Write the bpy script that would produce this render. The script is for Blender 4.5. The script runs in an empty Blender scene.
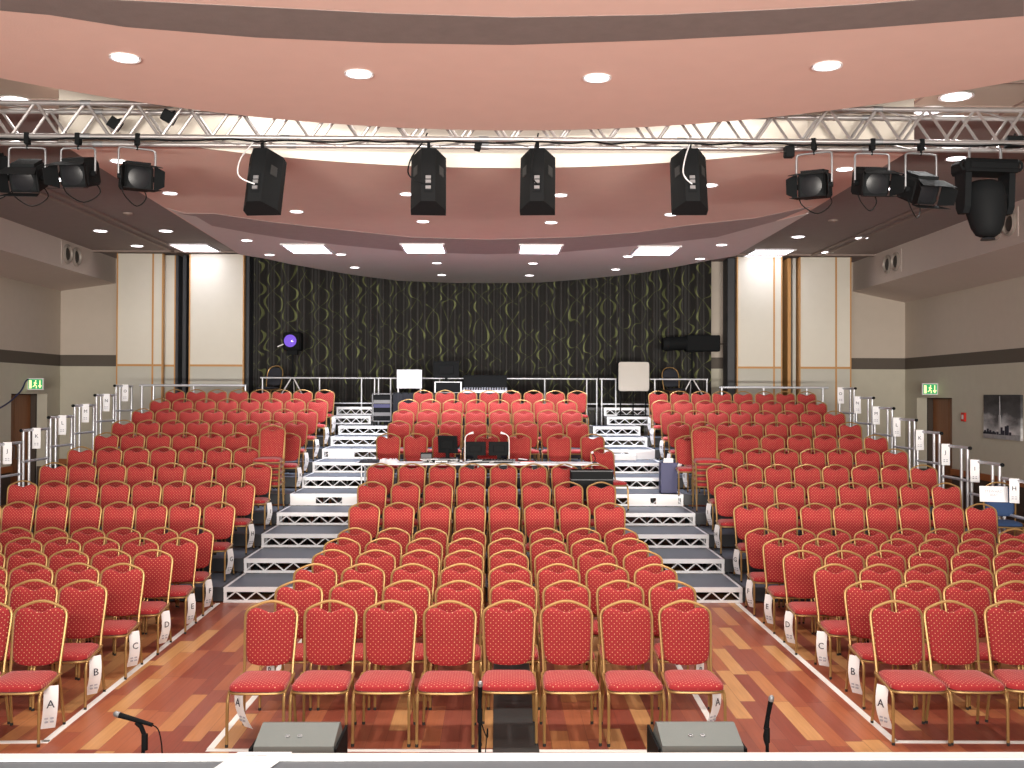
import bpy, math, random
from mathutils import Vector, Matrix
random.seed(7)
C = bpy.context.scene.collection
scn = bpy.context.scene
PI = math.pi
R = math.radians

# ------------------------------------------------------------------ camera
EYE = 2.5416
FOC = 1028.0
cam_data = bpy.data.cameras.new('camera')
cam_data.sensor_width = 36.0
cam_data.lens = FOC/1024*36
cam = bpy.data.objects.new('camera', cam_data)
C.objects.link(cam)
CAM_M = (Matrix.Translation((0, 0, EYE)) @ Matrix.Rotation(-R(0.836), 4, 'Z')
         @ Matrix.Rotation(R(90+0.59), 4, 'X') @ Matrix.Rotation(R(0.2), 4, 'Z'))
cam.matrix_world = CAM_M
scn.camera = cam

def at_z(px, py, z):
    """point of the horizontal plane z that the photo shows at px, py"""
    d = CAM_M.to_3x3() @ Vector(((px-512)/FOC, -(py-384)/FOC, -1))
    return Vector((0, 0, EYE)) + d*((z-EYE)/d.z)
def at_y(px, py, Y):
    d = CAM_M.to_3x3() @ Vector(((px-512)/FOC, -(py-384)/FOC, -1))
    return Vector((0, 0, EYE)) + d*(Y/d.y)
def at_x(px, py, X):
    d = CAM_M.to_3x3() @ Vector(((px-512)/FOC, -(py-384)/FOC, -1))
    return Vector((0, 0, EYE)) + d*(X/d.x)

# ------------------------------------------------------------------ world, lights, exposure
w = bpy.data.worlds.new('world'); scn.world = w; w.use_nodes = True
w.node_tree.nodes['Background'].inputs[0].default_value = (1.0, 0.93, 0.86, 1)
w.node_tree.nodes['Background'].inputs[1].default_value = 0.55
scn.view_settings.view_transform = 'Standard'
scn.view_settings.look = 'None'
scn.view_settings.gamma = 1
scn.view_settings.use_curve_mapping = False
scn.view_settings.exposure = 0.35

def area(name, loc, aim, sx, sy, power, col=(1, 1, 1), spread=180):
    l = bpy.data.lights.new(name, 'AREA'); l.shape = 'RECTANGLE'
    l.size = sx; l.size_y = sy; l.energy = power; l.color = col; l.spread = R(spread)
    o = bpy.data.objects.new(name, l); C.objects.link(o)
    o.location = loc
    o.rotation_euler = (Vector(aim)-Vector(loc)).to_track_quat('-Z', 'Y').to_euler()
    return o
def spot(name, loc, aim, power, angle=100, blend=.6, rad=.1, col=(1, 1, 1)):
    l = bpy.data.lights.new(name, 'SPOT'); l.energy = power; l.color = col
    l.spot_size = R(angle); l.spot_blend = blend; l.shadow_soft_size = rad
    o = bpy.data.objects.new(name, l); C.objects.link(o); o.location = loc
    o.rotation_euler = (Vector(aim)-Vector(loc)).to_track_quat('-Z', 'Y').to_euler()
    return o
WARM = (1.0, .93, .84)
# the stage lighting bar over the stage, behind the camera
area('stage_wash', (0, -6.5, 4.72), (0, 20, 2.4), 10, .3, 720, WARM, 120)
area('added_ceiling_uplight', (0, -8, 1.35), (0, 18, 5.5), 12, .4, 860, WARM, 70)  # added unseen uplight, low behind the camera, to brighten the ceiling
# room downlighting (the recessed lamps of the near raft, in rows towards the stage)
for lx in (-3.2, -1.1, 1.0, 3.1):
    spot('downlight_beam', (lx, 8.35, 5.26), (lx, 8.6, 0), 200, 130, .8, .12, WARM)
    spot('downlight_beam', (lx, 6.0, 5.26), (lx, 6.2, 0), 120, 130, .8, .12, WARM)
# lamps in the slot above the truss
area('slot_lamp', (0, 11.7, 5.93), (0, 11.7, 0), 11, .5, 105, (1, .96, .9))
# light panels
PAN = []

# ------------------------------------------------------------------ materials
def mat(name, col, rough=.6, metal=0.0, emit=None, es=1.0, spec=.5):
    m = bpy.data.materials.new(name); m.use_nodes = True
    b = m.node_tree.nodes['Principled BSDF']
    b.inputs['Base Color'].default_value = (*col, 1)
    b.inputs['Roughness'].default_value = rough
    b.inputs['Metallic'].default_value = metal
    b.inputs['Specular IOR Level'].default_value = spec
    if emit:
        b.inputs['Emission Color'].default_value = (*emit, 1)
        b.inputs['Emission Strength'].default_value = es
    return m
class NT:
    def __init__(s, m): s.t = m.node_tree; s.b = s.t.nodes['Principled BSDF']
    def n(s, typ, **kw):
        o = s.t.nodes.new(typ)
        for k, v in kw.items(): setattr(o, k, v)
        return o
    def l(s, a, b): s.t.links.new(a, b)
    def math(s, op, a, b=None, c=None):
        o = s.n('ShaderNodeMath', operation=op)
        for i, v in enumerate((a, b, c)):
            if v is None: continue
            if isinstance(v, (int, float)): o.inputs[i].default_value = v
            else: s.l(v, o.inputs[i])
        return o.outputs[0]
    def mix(s, f, a, b):
        o = s.n('ShaderNodeMix', data_type='RGBA')
        if isinstance(f, (int, float)): o.inputs[0].default_value = f
        else: s.l(f, o.inputs[0])
        for i, v in ((6, a), (7, b)):
            if isinstance(v, tuple): o.inputs[i].default_value = (*v, 1)
            else: s.l(v, o.inputs[i])
        return o.outputs[2]
    def obj(s):
        tc = s.n('ShaderNodeTexCoord'); sp = s.n('ShaderNodeSeparateXYZ'); s.l(tc.outputs['Object'], sp.inputs[0])
        return tc.outputs['Object'], sp.outputs[0], sp.outputs[1], sp.outputs[2]
    def noise(s, vec, scale, det=3):
        o = s.n('ShaderNodeTexNoise'); o.inputs['Scale'].default_value = scale; o.inputs['Detail'].default_value = det
        s.l(vec, o.inputs['Vector']); return o.outputs[0]
    def ramp(s, f, stops, interp='LINEAR'):
        o = s.n('ShaderNodeValToRGB'); o.color_ramp.interpolation = interp
        e = o.color_ramp.elements
        while len(e) < len(stops): e.new(.5)
        for i, (p, c) in enumerate(stops): e[i].position = p; e[i].color = (*c, 1)
        s.l(f, o.inputs[0]); return o.outputs[0]
    def bump(s, h, strength, dist=.01):
        o = s.n('ShaderNodeBump'); o.inputs['Strength'].default_value = strength; o.inputs['Distance'].default_value = dist
        s.l(h, o.inputs['Height']); s.l(o.outputs[0], s.b.inputs['Normal'])

def plaster(name, col, var=.06, sc=3, rough=.8, b=.25):
    m = mat(name, col, rough); k = NT(m); v, x, y, z = k.obj()
    n = k.noise(v, sc, 5)
    k.l(k.mix(n, tuple(c*(1-var) for c in col), tuple(min(1, c*(1+var)) for c in col)), k.b.inputs['Base Color'])
    k.bump(k.noise(v, 60, 3), b, .004)
    return m

def dotted(name, base, dot, axis2):
    """woven red fabric with a staggered lattice of small gold dots"""
    m = mat(name, base, .75, spec=.25); k = NT(m); v, x, y, z = k.obj()
    q = z if axis2 == 'z' else y
    P = .040
    def lat(ox, oy):
        u = k.math('SUBTRACT', k.math('FRACT', k.math('ADD', k.math('DIVIDE', x, P), ox)), .5)
        t = k.math('SUBTRACT', k.math('FRACT', k.math('ADD', k.math('DIVIDE', q, P*.95), oy)), .5)
        return k.math('ADD', k.math('ABSOLUTE', u), k.math('ABSOLUTE', t))
    d = k.math('MINIMUM', lat(0, 0), lat(.5, .5))
    f = k.math('LESS_THAN', d, .115)
    n = k.noise(v, 9, 3)
    b0 = k.mix(n, tuple(c*.86 for c in base), tuple(min(1, c*1.12) for c in base))
    k.l(k.mix(f, b0, dot), k.b.inputs['Base Color'])
    k.b.inputs['Sheen Weight'].default_value = .15
    return m

M = {}
M['fabric_back'] = dotted('red_fabric_back', (.29, .018, .021), (.66, .33, .18), 'z')
M['fabric_seat'] = dotted('red_fabric_seat', (.34, .020, .024), (.72, .34, .22), 'y')
M['gold'] = mat('gold_tube', (.41, .25, .095), .38, .55)
M['rubber'] = mat('rubber', (.02, .02, .02), .7)
M['black'] = mat('black_plastic', (.008, .009, .010), .7, spec=.1)
M['black2'] = mat('black_box', (.010, .011, .012), .75, spec=.1)
M['black_fabric'] = mat('black_fabric', (.018, .02, .028), .85)
M['blue_fabric'] = mat('blue_fabric', (.02, .05, .13), .85)
M['silver'] = mat('aluminium', (.36, .37, .39), .45, .7)
M['rail'] = mat('rail_aluminium', (.62, .64, .68), .42, .6)
M['truss'] = mat('truss_aluminium', (.52, .50, .50), .34, .7)
M['whitemetal'] = mat('white_frame', (.80, .81, .84), .45, .15)
M['decktop'] = plaster('deck_board', (.095, .115, .15), .2, 2, .45, .1)
M['darkdeck'] = mat('dark_frame', (.035, .038, .045), .5)
M['paper'] = mat('paper', (.86, .86, .88), .8)
M['ink'] = mat('ink', (.03, .03, .05), .8)
M['greyink'] = mat('grey_ink', (.4, .4, .45), .8)
M['tape'] = mat('white_tape', (.85, .84, .82), .5)
M['white'] = mat('white_paint', (.82, .81, .82), .45)
M['wedge'] = plaster('grey_wedge_paint', (.17, .19, .185), .08, 6, .5, .2)
M['panelglow'] = mat('panel_glow', (1, 1, 1), .5, emit=(.90, .88, 1.0), es=4.5)
M['lampglow'] = mat('lamp_glow', (1, 1, 1), .5, emit=(1, .95, .98), es=4.5)
M['purple'] = mat('purple_lens', (.08, .03, .3), .12, emit=(.28, .16, .9), es=.5)
M['glass'] = mat('lens_glass', (.012, .012, .014), .35, spec=.3)
M['screen'] = mat('dark_screen', (.006, .007, .009), .3, spec=.3)
M['pink'] = plaster('pink_ceiling_paint', (.79, .56, .49), .04, 4, .85, .4)
M['rose'] = plaster('rose_grey_ceiling_tone', (.66, .60, .58), .04, 4, .85, .3)  # last raft field, a greyer tone than the pink
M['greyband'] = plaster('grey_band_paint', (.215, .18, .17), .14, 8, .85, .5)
M['farband'] = plaster('far_band_paint', (.38, .31, .30), .10, 8, .85, .4)
M['brown'] = plaster('brown_ceiling_paint', (.30, .245, .235), .08, 5, .8, .3)
M['cream'] = plaster('cream_paint', (.62, .57, .50), .03, 4, .8, .2)
M['tile'] = plaster('cream_ceiling_tile', (.50, .44, .37), .06, 4, .8, .2)
M['trimpaint'] = plaster('ceiling_trim_paint', (.30, .23, .20), .05, 6, .6, .1)
M['wall_up'] = plaster('upper_wall_paper', (.56, .49, .42), .04, 5, .85, .3)
M['wall_low'] = plaster('lower_wall_paper', (.55, .52, .43), .05, 5, .85, .3)
M['bulk'] = plaster('bulkhead_paint', (.66, .57, .52), .03, 4, .85, .2)
M['wallband'] = plaster('dark_wall_band', (.10, .082, .066), .05, 8, .7, .1)
M['wainscot'] = plaster('dark_wainscot', (.07, .05, .038), .1, 8, .7, .1)
M['woodrail'] = mat('orange_wood_rail', (.36, .12, .04), .4)
M['goldtrim'] = mat('wood_trim', (.52, .27, .09), .45)
M['panelcloth'] = plaster('cream_panel_cloth', (.70, .665, .58), .03, 5, .8, .2)
M['panelgrey'] = plaster('greenish_panel_cloth', (.52, .51, .45), .03, 5, .8, .2)
M['bluebox'] = mat('navy_box', (.02, .022, .10), .5)
M['gunmetal'] = mat('dark_grey_metal', (.13, .13, .14), .5, .3)
M['green'] = mat('exit_green', (.02, .28, .10), .5, emit=(.05, .6, .2), es=.35)
M['yellow'] = mat('exit_yellow', (.9, .85, .3), .5, emit=(.95, .95, .45), es=.9)
M['red'] = mat('red_plastic', (.6, .03, .02), .4)
M['beige'] = plaster('beige_case_lid', (.52, .49, .44), .03, 3, .7, .1)
M['screenwhite'] = mat('white_case', (.78, .80, .88), .4)
M['mat'] = plaster('black_floor_mat', (.028, .030, .030), .2, 6, .6, .3)
M['stagegrey'] = plaster('grey_stage_board', (.125, .142, .165), .12, 3, .5, .15)
M['cable_white'] = mat('white_cable', (.7, .7, .72), .5)
M['vent'] = mat('vent_metal', (.42, .37, .33), .5, .2)
M['ventdark'] = mat('vent_dark', (.05, .045, .04), .7)

def wood_floor():
    m = mat('parquet', (.3, .1, .05), .36, spec=.35); k = NT(m); v, x, y, z = k.obj()
    col = k.math('FLOOR', k.math('DIVIDE', x, .135))
    wn = k.n('ShaderNodeTexWhiteNoise', noise_dimensions='1D'); k.l(col, wn.inputs['W'])
    row = k.math('FLOOR', k.math('ADD', k.math('DIVIDE', y, .95), k.math('MULTIPLY', wn.outputs[0], 7.3)))
    idn = k.math('ADD', k.math('MULTIPLY', col, 17.31), k.math('MULTIPLY', row, 5.77))
    w2 = k.n('ShaderNodeTexWhiteNoise', noise_dimensions='1D'); k.l(idn, w2.inputs['W'])
    c = k.ramp(w2.outputs[0], [(0, (.25, .060, .036)), (.22, (.32, .09, .05)), (.42, (.39, .125, .06)), (.58, (.28, .08, .052)), (.74, (.48, .20, .08)), (.90, (.56, .29, .12))], 'CONSTANT')
    mp = k.n('ShaderNodeMapping'); mp.inputs['Scale'].default_value = (30, 1.5, 1); k.l(v, mp.inputs[0])
    n = k.noise(mp.outputs[0], 1.5, 4)
    c2 = k.mix(n, (.72, .72, .72), (1.18, 1.18, 1.18))
    mm = k.n('ShaderNodeMix', data_type='RGBA', blend_type='MULTIPLY'); mm.inputs[0].default_value = 1
    k.l(c, mm.inputs[6]); k.l(c2, mm.inputs[7])
    fx = k.math('FRACT', k.math('DIVIDE', x, .135))
    fy = k.math('FRACT', k.math('ADD', k.math('DIVIDE', y, .95), k.math('MULTIPLY', wn.outputs[0], 7.3)))
    g = k.math('MAXIMUM', k.math('LESS_THAN', fx, .025), k.math('LESS_THAN', fy, .006))
    k.l(k.mix(k.math('MULTIPLY', g, .55), mm.outputs[2], (.06, .02, .015)), k.b.inputs['Base Color'])
    return m
M['floor'] = wood_floor()

def curtain_mat():
    m = mat('patterned_curtain', (.05, .045, .04), .7); k = NT(m); v, x, y, z = k.obj()
    tot = None
    PX, LZ = .80, 1.08
    wob = k.math('MULTIPLY', k.math('SUBTRACT', k.noise(v, .8, 1), .5), .8)
    for ph, sgn, zo, th in ((0.0, 1, 0.0, .030), (0.04, -1, 0.0, .030), (0.48, 1, .28, .018), (.55, -1, .28, .020)):
        s = k.math('SINE', k.math('MULTIPLY', k.math('ADD', z, k.math('ADD', zo*LZ, wob)), 2*PI/LZ))
        cc = k.math('ABSOLUTE', s)
        u = k.math('ADD', k.math('DIVIDE', x, PX), k.math('MULTIPLY', s, .23*sgn))
        f = k.math('ABSOLUTE', k.math('SUBTRACT', k.math('FRACT', k.math('ADD', u, ph)), .5))
        wdt = k.math('ADD', k.math('MULTIPLY', k.math('POWER', cc, 2.2), th), .005)
        hit = k.math('LESS_THAN', f, wdt)
        tot = hit if tot is None else k.math('MAXIMUM', tot, hit)
    msk = k.ramp(k.noise(v, 2.3, 2), [(.40, (0, 0, 0)), (.50, (1, 1, 1))])
    tot = k.math('MULTIPLY', tot, msk)
    base = k.mix(k.noise(v, 12, 3), (.013, .012, .012), (.026, .023, .021))
    grn = k.mix(k.noise(v, 3, 2), (.07, .085, .03), (.23, .25, .10))
    k.l(k.mix(tot, base, grn), k.b.inputs['Base Color'])
    k.b.inputs['Sheen Weight'].default_value = .1
    return m
M['curtain'] = curtain_mat()

def wood_door():
    m = mat('brown_door_wood', (.22, .085, .035), .4); k = NT(m); v, x, y, z = k.obj()
    mp = k.n('ShaderNodeMapping'); mp.inputs['Scale'].default_value = (12, 12, .8); k.l(v, mp.inputs[0])
    k.l(k.mix(k.noise(mp.outputs[0], 2, 4), (.24, .085, .03), (.38, .155, .06)), k.b.inputs['Base Color'])
    return m
M['door'] = wood_door()

# ------------------------------------------------------------------ mesh helpers
class MB:
    def __init__(s): s.v = []; s.f = []; s.m = []
    def add(s, verts, faces, mi=0, T=None):
        o = len(s.v)
        for p in verts:
            p = Vector(p)
            s.v.append(T @ p if T else p)
        for f in faces: s.f.append([i+o for i in f]); s.m.append(mi)
        return s
    def box(s, x0, x1, y0, y1, z0, z1, mi=0, T=None, ch=0):
        if ch:
            a = ch
            def ring(z, e): return [(x0+e, y0+a, z), (x0+a, y0+e, z), (x1-a, y0+e, z), (x1-e, y0+a, z), (x1-e, y1-a, z), (x1-a, y1-e, z), (x0+a, y1-e, z), (x0+e, y1-a, z)]
            vs = ring(z0, a*.6)+ring(z0+a, 0)+ring(z1-a, 0)+ring(z1, a*.6)
            fs = [list(range(7, -1, -1)), list(range(24, 32))]
            for r in range(3):
                for i in range(8):
                    j = (i+1) % 8; fs.append([r*8+i, r*8+j, r*8+8+j, r*8+8+i])
            return s.add(vs, fs, mi, T)
        vs = [(x, y, z) for z in (z0, z1) for y in (y0, y1) for x in (x0, x1)]
        return s.add(vs, [(0, 2, 3, 1), (4, 5, 7, 6), (0, 1, 5, 4), (2, 6, 7, 3), (0, 4, 6, 2), (1, 3, 7, 5)], mi, T)
    def tube(s, pts, r, n=7, mi=0, T=None, closed=False, cap=True):
        pts = [Vector(p) for p in pts]; N = len(pts); vs = []; fs = []
        prev = None
        for i, p in enumerate(pts):
            a = pts[(i-1) % N] if (closed or i > 0) else p
            b = pts[(i+1) % N] if (closed or i < N-1) else p
            t = (b-a); t = t.normalized() if t.length > 1e-9 else Vector((0, 0, 1))
            if prev is None:
                u = t.orthogonal().normalized()
            else:
                u = prev - t*prev.dot(t)
                u = u.normalized() if u.length > 1e-6 else t.orthogonal().normalized()
            prev = u; wv = t.cross(u)
            rr = r[i] if isinstance(r, (list, tuple)) else r
            for j in range(n):
                an = 2*PI*(j+.5)/n
                vs.append(p+u*math.cos(an)*rr+wv*math.sin(an)*rr)
        for i in range(N if closed else N-1):
            for j in range(n):
                a = i*n+j; b = i*n+(j+1) % n; c = ((i+1) % N)*n+(j+1) % n; d = ((i+1) % N)*n+j
                fs.append((a, b, c, d))
        if cap and not closed:
            fs.append(list(range(n-1, -1, -1))); fs.append(list(range((N-1)*n, N*n)))
        return s.add(vs, fs, mi, T)
    def cyl(s, p, q, r, n=16, mi=0, r2=None, T=None): return s.tube([p, q], [r, r if r2 is None else r2], n, mi, T)
    def lathe(s, prof, n=20, mi=0, T=None, axis='z'):
        vs = []; fs = []
        for (r, h) in prof:
            for j in range(n):
                a = 2*PI*j/n
                p = (r*math.cos(a), r*math.sin(a), h)
                if axis == 'y': p = (p[0], p[2], p[1])
                if axis == 'x': p = (p[2], p[0], p[1])
                vs.append(p)
        for i in range(len(prof)-1):
            for j in range(n):
                fs.append((i*n+j, i*n+(j+1) % n, (i+1)*n+(j+1) % n, (i+1)*n+j))
        fs.append(list(range(n-1, -1, -1))); fs.append(list(range((len(prof)-1)*n, len(prof)*n)))
        return s.add(vs, fs, mi, T)
    def prism(s, poly, d0, d1, axis='z', mi=0, T=None):
        n = len(poly)
        def P(a, b, d): return {'z': (a, b, d), 'y': (a, d, b), 'x': (d, a, b)}[axis]
        vs = [P(a, b, d0) for a, b in poly]+[P(a, b, d1) for a, b in poly]
        fs = [list(range(n-1, -1, -1)), list(range(n, 2*n))]+[(i, (i+1) % n, n+(i+1) % n, n+i) for i in range(n)]
        return s.add(vs, fs, mi, T)
    def strip(s, A, B, z0, z1, mi=0):
        """slab between two polylines A and B (equal length) from z0 to z1"""
        n = len(A); vs = [(p[0], p[1], z) for z in (z0, z1) for L in (A, B) for p in L]
        fs = []
        for i in range(n-1):
            fs.append((i, i+1, n+i+1, n+i)); fs.append((2*n+i, 3*n+i, 3*n+i+1, 2*n+i+1))
            fs.append((i, 2*n+i, 2*n+i+1, i+1)); fs.append((n+i, n+i+1, 3*n+i+1, 3*n+i))
        fs.append((0, n, 3*n, 2*n)); fs.append((n-1, 3*n-1, 4*n-1, 2*n-1))
        return s.add(vs, fs, mi)
    def build(s, name, mats, parent=None, smooth=None):
        me = bpy.data.meshes.new(name)
        me.from_pydata([tuple(v) for v in s.v], [], s.f)
        if not isinstance(mats, (list, tuple)): mats = [mats]
        for q in mats: me.materials.append(M[q] if isinstance(q, str) else q)
        me.polygons.foreach_set('material_index', s.m)
        import bmesh
        bm = bmesh.new(); bm.from_mesh(me); bmesh.ops.recalc_face_normals(bm, faces=bm.faces); bm.to_mesh(me); bm.free()
        if smooth:
            me.shade_smooth(); me.set_sharp_from_angle(angle=R(smooth))
        me.update()
        o = bpy.data.objects.new(name, me); C.objects.link(o)
        if parent: o.parent = parent
        return o

def tag(o, label=None, cat=None, group=None, kind=None):
    if label: o['label'] = label
    if cat: o['category'] = cat
    if group: o['group'] = group
    if kind: o['kind'] = kind
    return o
def thing(name, label, cat, loc=(0, 0, 0), rz=0, group=None):
    o = bpy.data.objects.new(name, None); C.objects.link(o); o.empty_display_size = .1
    o.location = loc; o.rotation_euler = (0, 0, rz)
    return tag(o, label, cat, group)
def struct(name, mb, m, **k): return tag(mb.build(name, m, **k), kind='structure')
def dup(root, loc, rz=0, label=None, group=None, rot=None):
    r = root.copy(); C.objects.link(r); r.location = loc
    r.rotation_euler = rot if rot else (0, 0, rz)
    if label: r['label'] = label
    if group: r['group'] = group
    for ch in root.children:
        c = ch.copy(); C.objects.link(c); c.parent = r
        for g in ch.children:
            d = g.copy(); C.objects.link(d); d.parent = c
    return r
def spline(P, k=4):
    P = [Vector(p) for p in P]; out = []
    for i in range(len(P)-1):
        p0 = P[max(i-1, 0)]; p1 = P[i]; p2 = P[i+1]; p3 = P[min(i+2, len(P)-1)]
        for j in range(k):
            t = j/k
            out.append(.5*((2*p1)+(p2-p0)*t+(2*p0-5*p1+4*p2-p3)*t*t+(3*p1-p0-3*p2+p3)*t**3))
    out.append(P[-1]); return out
def text_mesh(name, body, size, m, parent, loc, rot):
    cu = bpy.data.curves.new(name, 'FONT'); cu.body = body; cu.size = size; cu.align_x = 'CENTER'; cu.align_y = 'CENTER'; cu.extrude = .0008
    cu.resolution_u = 2
    to = bpy.data.objects.new(name, cu)
    C.objects.link(to)
    dg = bpy.context.evaluated_depsgraph_get()
    me = bpy.data.meshes.new_from_object(to.evaluated_get(dg))
    bpy.data.objects.remove(to); bpy.data.curves.remove(cu)
    me.materials.clear(); me.materials.append(M[m])
    o = bpy.data.objects.new(name, me); C.objects.link(o); o.parent = parent; o.location = loc; o.rotation_euler = rot
    return o
ORD = ['zeroth', 'first', 'second', 'third', 'fourth', 'fifth', 'sixth', 'seventh', 'eighth', 'ninth', 'tenth', 'eleventh', 'twelfth', 'thirteenth', 'fourteenth', 'fifteenth', 'sixteenth']

# ------------------------------------------------------------------ numbers of the room
RISE = .1876
T1 = 12.56                       # front face of the first tier; every tier is 1 m deep
def tier_y(n): return T1+(n-1)
XL, XR, YB = -11.19, 10.58, 26.5  # side walls and back wall
CEIL = 6.0; RAFT = 5.31
AL0, AL1 = -3.315, -2.02          # left aisle
AR0, AR1 = 1.78, 3.016            # right aisle
BL, BR = -7.57, 7.17              # outer edges of the seating tiers

# ------------------------------------------------------------------ room shell
struct('floor', MB().box(XL-.3, XR+.3, 3.9, YB+.3, -.1, 0), 'floor')
# side walls with a door opening each
def side_wall(name, X, s, d0, d1, dz):
    a, b = (X, X+s*.25)
    x0, x1 = min(a, b), max(a, b)
    mb = MB()
    zs = [(0, .72, 2), (.72, 3.23, 1), (3.23, 3.52, 3), (3.52, CEIL, 0)]
    for z0, z1, mi in zs:
        for y0, y1 in ((-4, d0), (d1, YB+.3)):
            mb.box(x0, x1, y0, y1, z0, z1, mi)
    for z0, z1, mi in ((dz, 3.23, 1), (3.23, 3.52, 3), (3.52, CEIL, 0)):
        mb.box(x0, x1, d0, d1, z0, z1, mi)
    return struct(name, mb, ['wall_up', 'wall_low', 'wainscot', 'wallband'])
side_wall('wall_left', XL, -1, 23.85, 25.75, 2.52)
side_wall('wall_right', XR, 1, 23.75, 25.75, 2.5)
mb = MB()
for z0, z1, mi in [(0, .72, 2), (.72, 3.23, 1), (3.23, 3.52, 3), (3.52, CEIL, 0)]:
    mb.box(XL-.25, XR+.25, YB, YB+.2, z0, z1, mi)
struct('wall_back', mb, ['wall_up', 'wall_low', 'wainscot', 'wallband'])
# unseen proscenium wall, added so its header keeps stage light off the ceiling
mb = MB().box(XL, XR, 3.7, 3.95, 4.86, CEIL).box(XL, -8.2, 3.7, 3.95, 0, 4.86).box(8.2, XR, 3.7, 3.95, 0, 4.86)
struct('added_wall_front', mb, 'wall_up')
# dado rails
struct('trim_1', MB().box(XL, XL+.05, 4, 23.85, .72, .86), 'woodrail')
struct('trim_2', MB().box(XR-.05, XR, 4, 23.75, .72, .86), 'woodrail')
struct('trim_3', MB().box(XL, XR, YB-.05, YB, .72, .86), 'woodrail')
# doors
for nm, X, s, d0, d1, dz in (('door_1', XL, -1, 23.85, 25.75, 2.52), ('door_2', XR, 1, 23.75, 25.75, 2.5)):
    r = bpy.data.objects.new(nm, None); C.objects.link(r); tag(r, kind='structure')
    xa = X+s*.42
    mb = MB()
    for y0, y1 in ((d0-.02, d0+.08), (d1-.08, d1+.02)):
        mb.box(min(X+s*.26, xa), max(X+s*.26, xa), y0, y1, 0, dz)
    mb.box(min(X+s*.26, xa), max(X+s*.26, xa), d0, d1, dz-.02, dz+.1)
    mb.build('door_frame', 'wainscot', r)
    mid = (d0+d1)/2
    for y0, y1 in ((d0+.08, mid-.005), (mid+.005, d1-.08)):
        lf = MB().box(min(xa, xa-s*.05), max(xa, xa-s*.05), y0, y1, 0, dz-.02, ch=.01).build('door_leaf', 'door', r)
        hy = mid-.1 if y0 < mid-.3 else mid+.1
        MB().tube([(xa-s*.06, hy, .95), (xa-s*.1, hy, .98), (xa-s*.1, hy, 1.25), (xa-s*.06, hy, 1.28)], .012).build('door_handle', 'silver', lf, smooth=40)
    MB().box(min(xa, xa+s*.05), max(xa, xa+s*.05), d0-.1, d1+.1, 0, dz+.1).build('door_backing', 'wainscot', r)

# ------------------------------------------------------------------ ceiling
struct('ceiling', MB().box(XL-.3, XR+.3, 12.62, YB+.3, CEIL, CEIL+.15), 'brown')
struct('ceiling.001', MB().box(XL-.3, XR+.3, 3.7, 12.62, CEIL, CEIL+.15), 'tile')
def poly_slab(name, poly, z0, z1, m):
    mb = MB().prism([(p[0], p[1]) for p in poly], z0, z1, 'z')
    return struct(name, mb, m)
def arc(pts, z): return [at_z(px, py, z).to_2d() for px, py in pts]
# near raft: bulges towards the back of the hall
c1 = (-.0, 10.78-6.53)
def circ(c, r, a0, a1, n=40): return [Vector((c[0]+r*math.sin(R(a0+(a1-a0)*i/n)), c[1]+r*math.cos(R(a0+(a1-a0)*i/n)))) for i in range(n+1)]
e1 = circ((0.0, 4.15), 6.60, -86, 86)
raft = [Vector((-6.6, 3.95))]+e1+[Vector((6.6, 3.95))]
mbr = MB().prism([(p.x, p.y) for p in raft], RAFT, CEIL-.02)
struct('ceiling.002', mbr, ['pink'], smooth=35)
# grey painted band on the near raft
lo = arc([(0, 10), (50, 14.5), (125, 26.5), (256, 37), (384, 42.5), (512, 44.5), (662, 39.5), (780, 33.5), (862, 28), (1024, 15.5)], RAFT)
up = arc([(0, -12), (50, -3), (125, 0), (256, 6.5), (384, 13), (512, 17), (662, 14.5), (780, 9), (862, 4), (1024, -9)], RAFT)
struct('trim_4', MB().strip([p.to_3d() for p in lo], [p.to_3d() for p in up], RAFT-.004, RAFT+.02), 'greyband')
# far raft
near_arc = []
for i in range(41):
    x = -4.85+9.5*i/40
    near_arc.append(Vector((x, max(11.42, 12.52-(6.3-math.sqrt(max(0, 6.3**2-(x+.05)**2)))))))
far_px = [(240, 254.5), (265, 258.5), (290, 264), (324, 270), (359, 275.8), (398, 280.6), (450, 282.8), (500, 283.4), (540, 282.5), (574, 280), (610, 276.5), (640, 273), (675, 267), (711, 260), (735, 256)]
far = arc(far_px, RAFT)
far = [Vector((p.x, min(p.y, 25.5))) for p in far]
outline = near_arc+list(reversed(far))
struct('ceiling.003', MB().prism([(p.x, p.y) for p in outline], RAFT, CEIL-.02, mi=0), ['pink'], smooth=35)
# upstand of the far raft towards the slot (cream fascia)
na2 = [p+Vector((0, -.03)) for p in near_arc]
struct('trim_5', MB().strip([p.to_3d() for p in na2], [p.to_3d() for p in near_arc], RAFT-.01, CEIL-.01), 'cream')
# recessed grey band and the rose coloured last field of the far raft
b_up = arc([(177, 213), (215, 213.5), (265, 221), (309, 226.2), (359, 231.5), (413, 237.2), (486, 239.2), (574, 236.9), (639, 232), (688, 225), (755, 218), (812, 206)], RAFT)
b_lo = arc([(196, 216), (212, 225.5), (252, 233), (288, 238.5), (340, 244.7), (413, 251.7), (486, 254), (560, 252), (600, 248.7), (658, 243.5), (717, 236.8), (775, 221)], RAFT)
struct('trim_6', MB().strip([p.to_3d() for p in b_up], [p.to_3d() for p in b_lo], RAFT-.006, RAFT+.02), 'farband')
rose_poly = [Vector((-4.93, 15.4))]+list(b_lo)+[Vector((4.72, 15.5))]+list(reversed([Vector((p.x, p.y-.03)) for p in far]))
struct('trim_7', MB().prism([(p.x, p.y) for p in rose_poly], RAFT-.004, RAFT+.01), 'rose')
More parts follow.
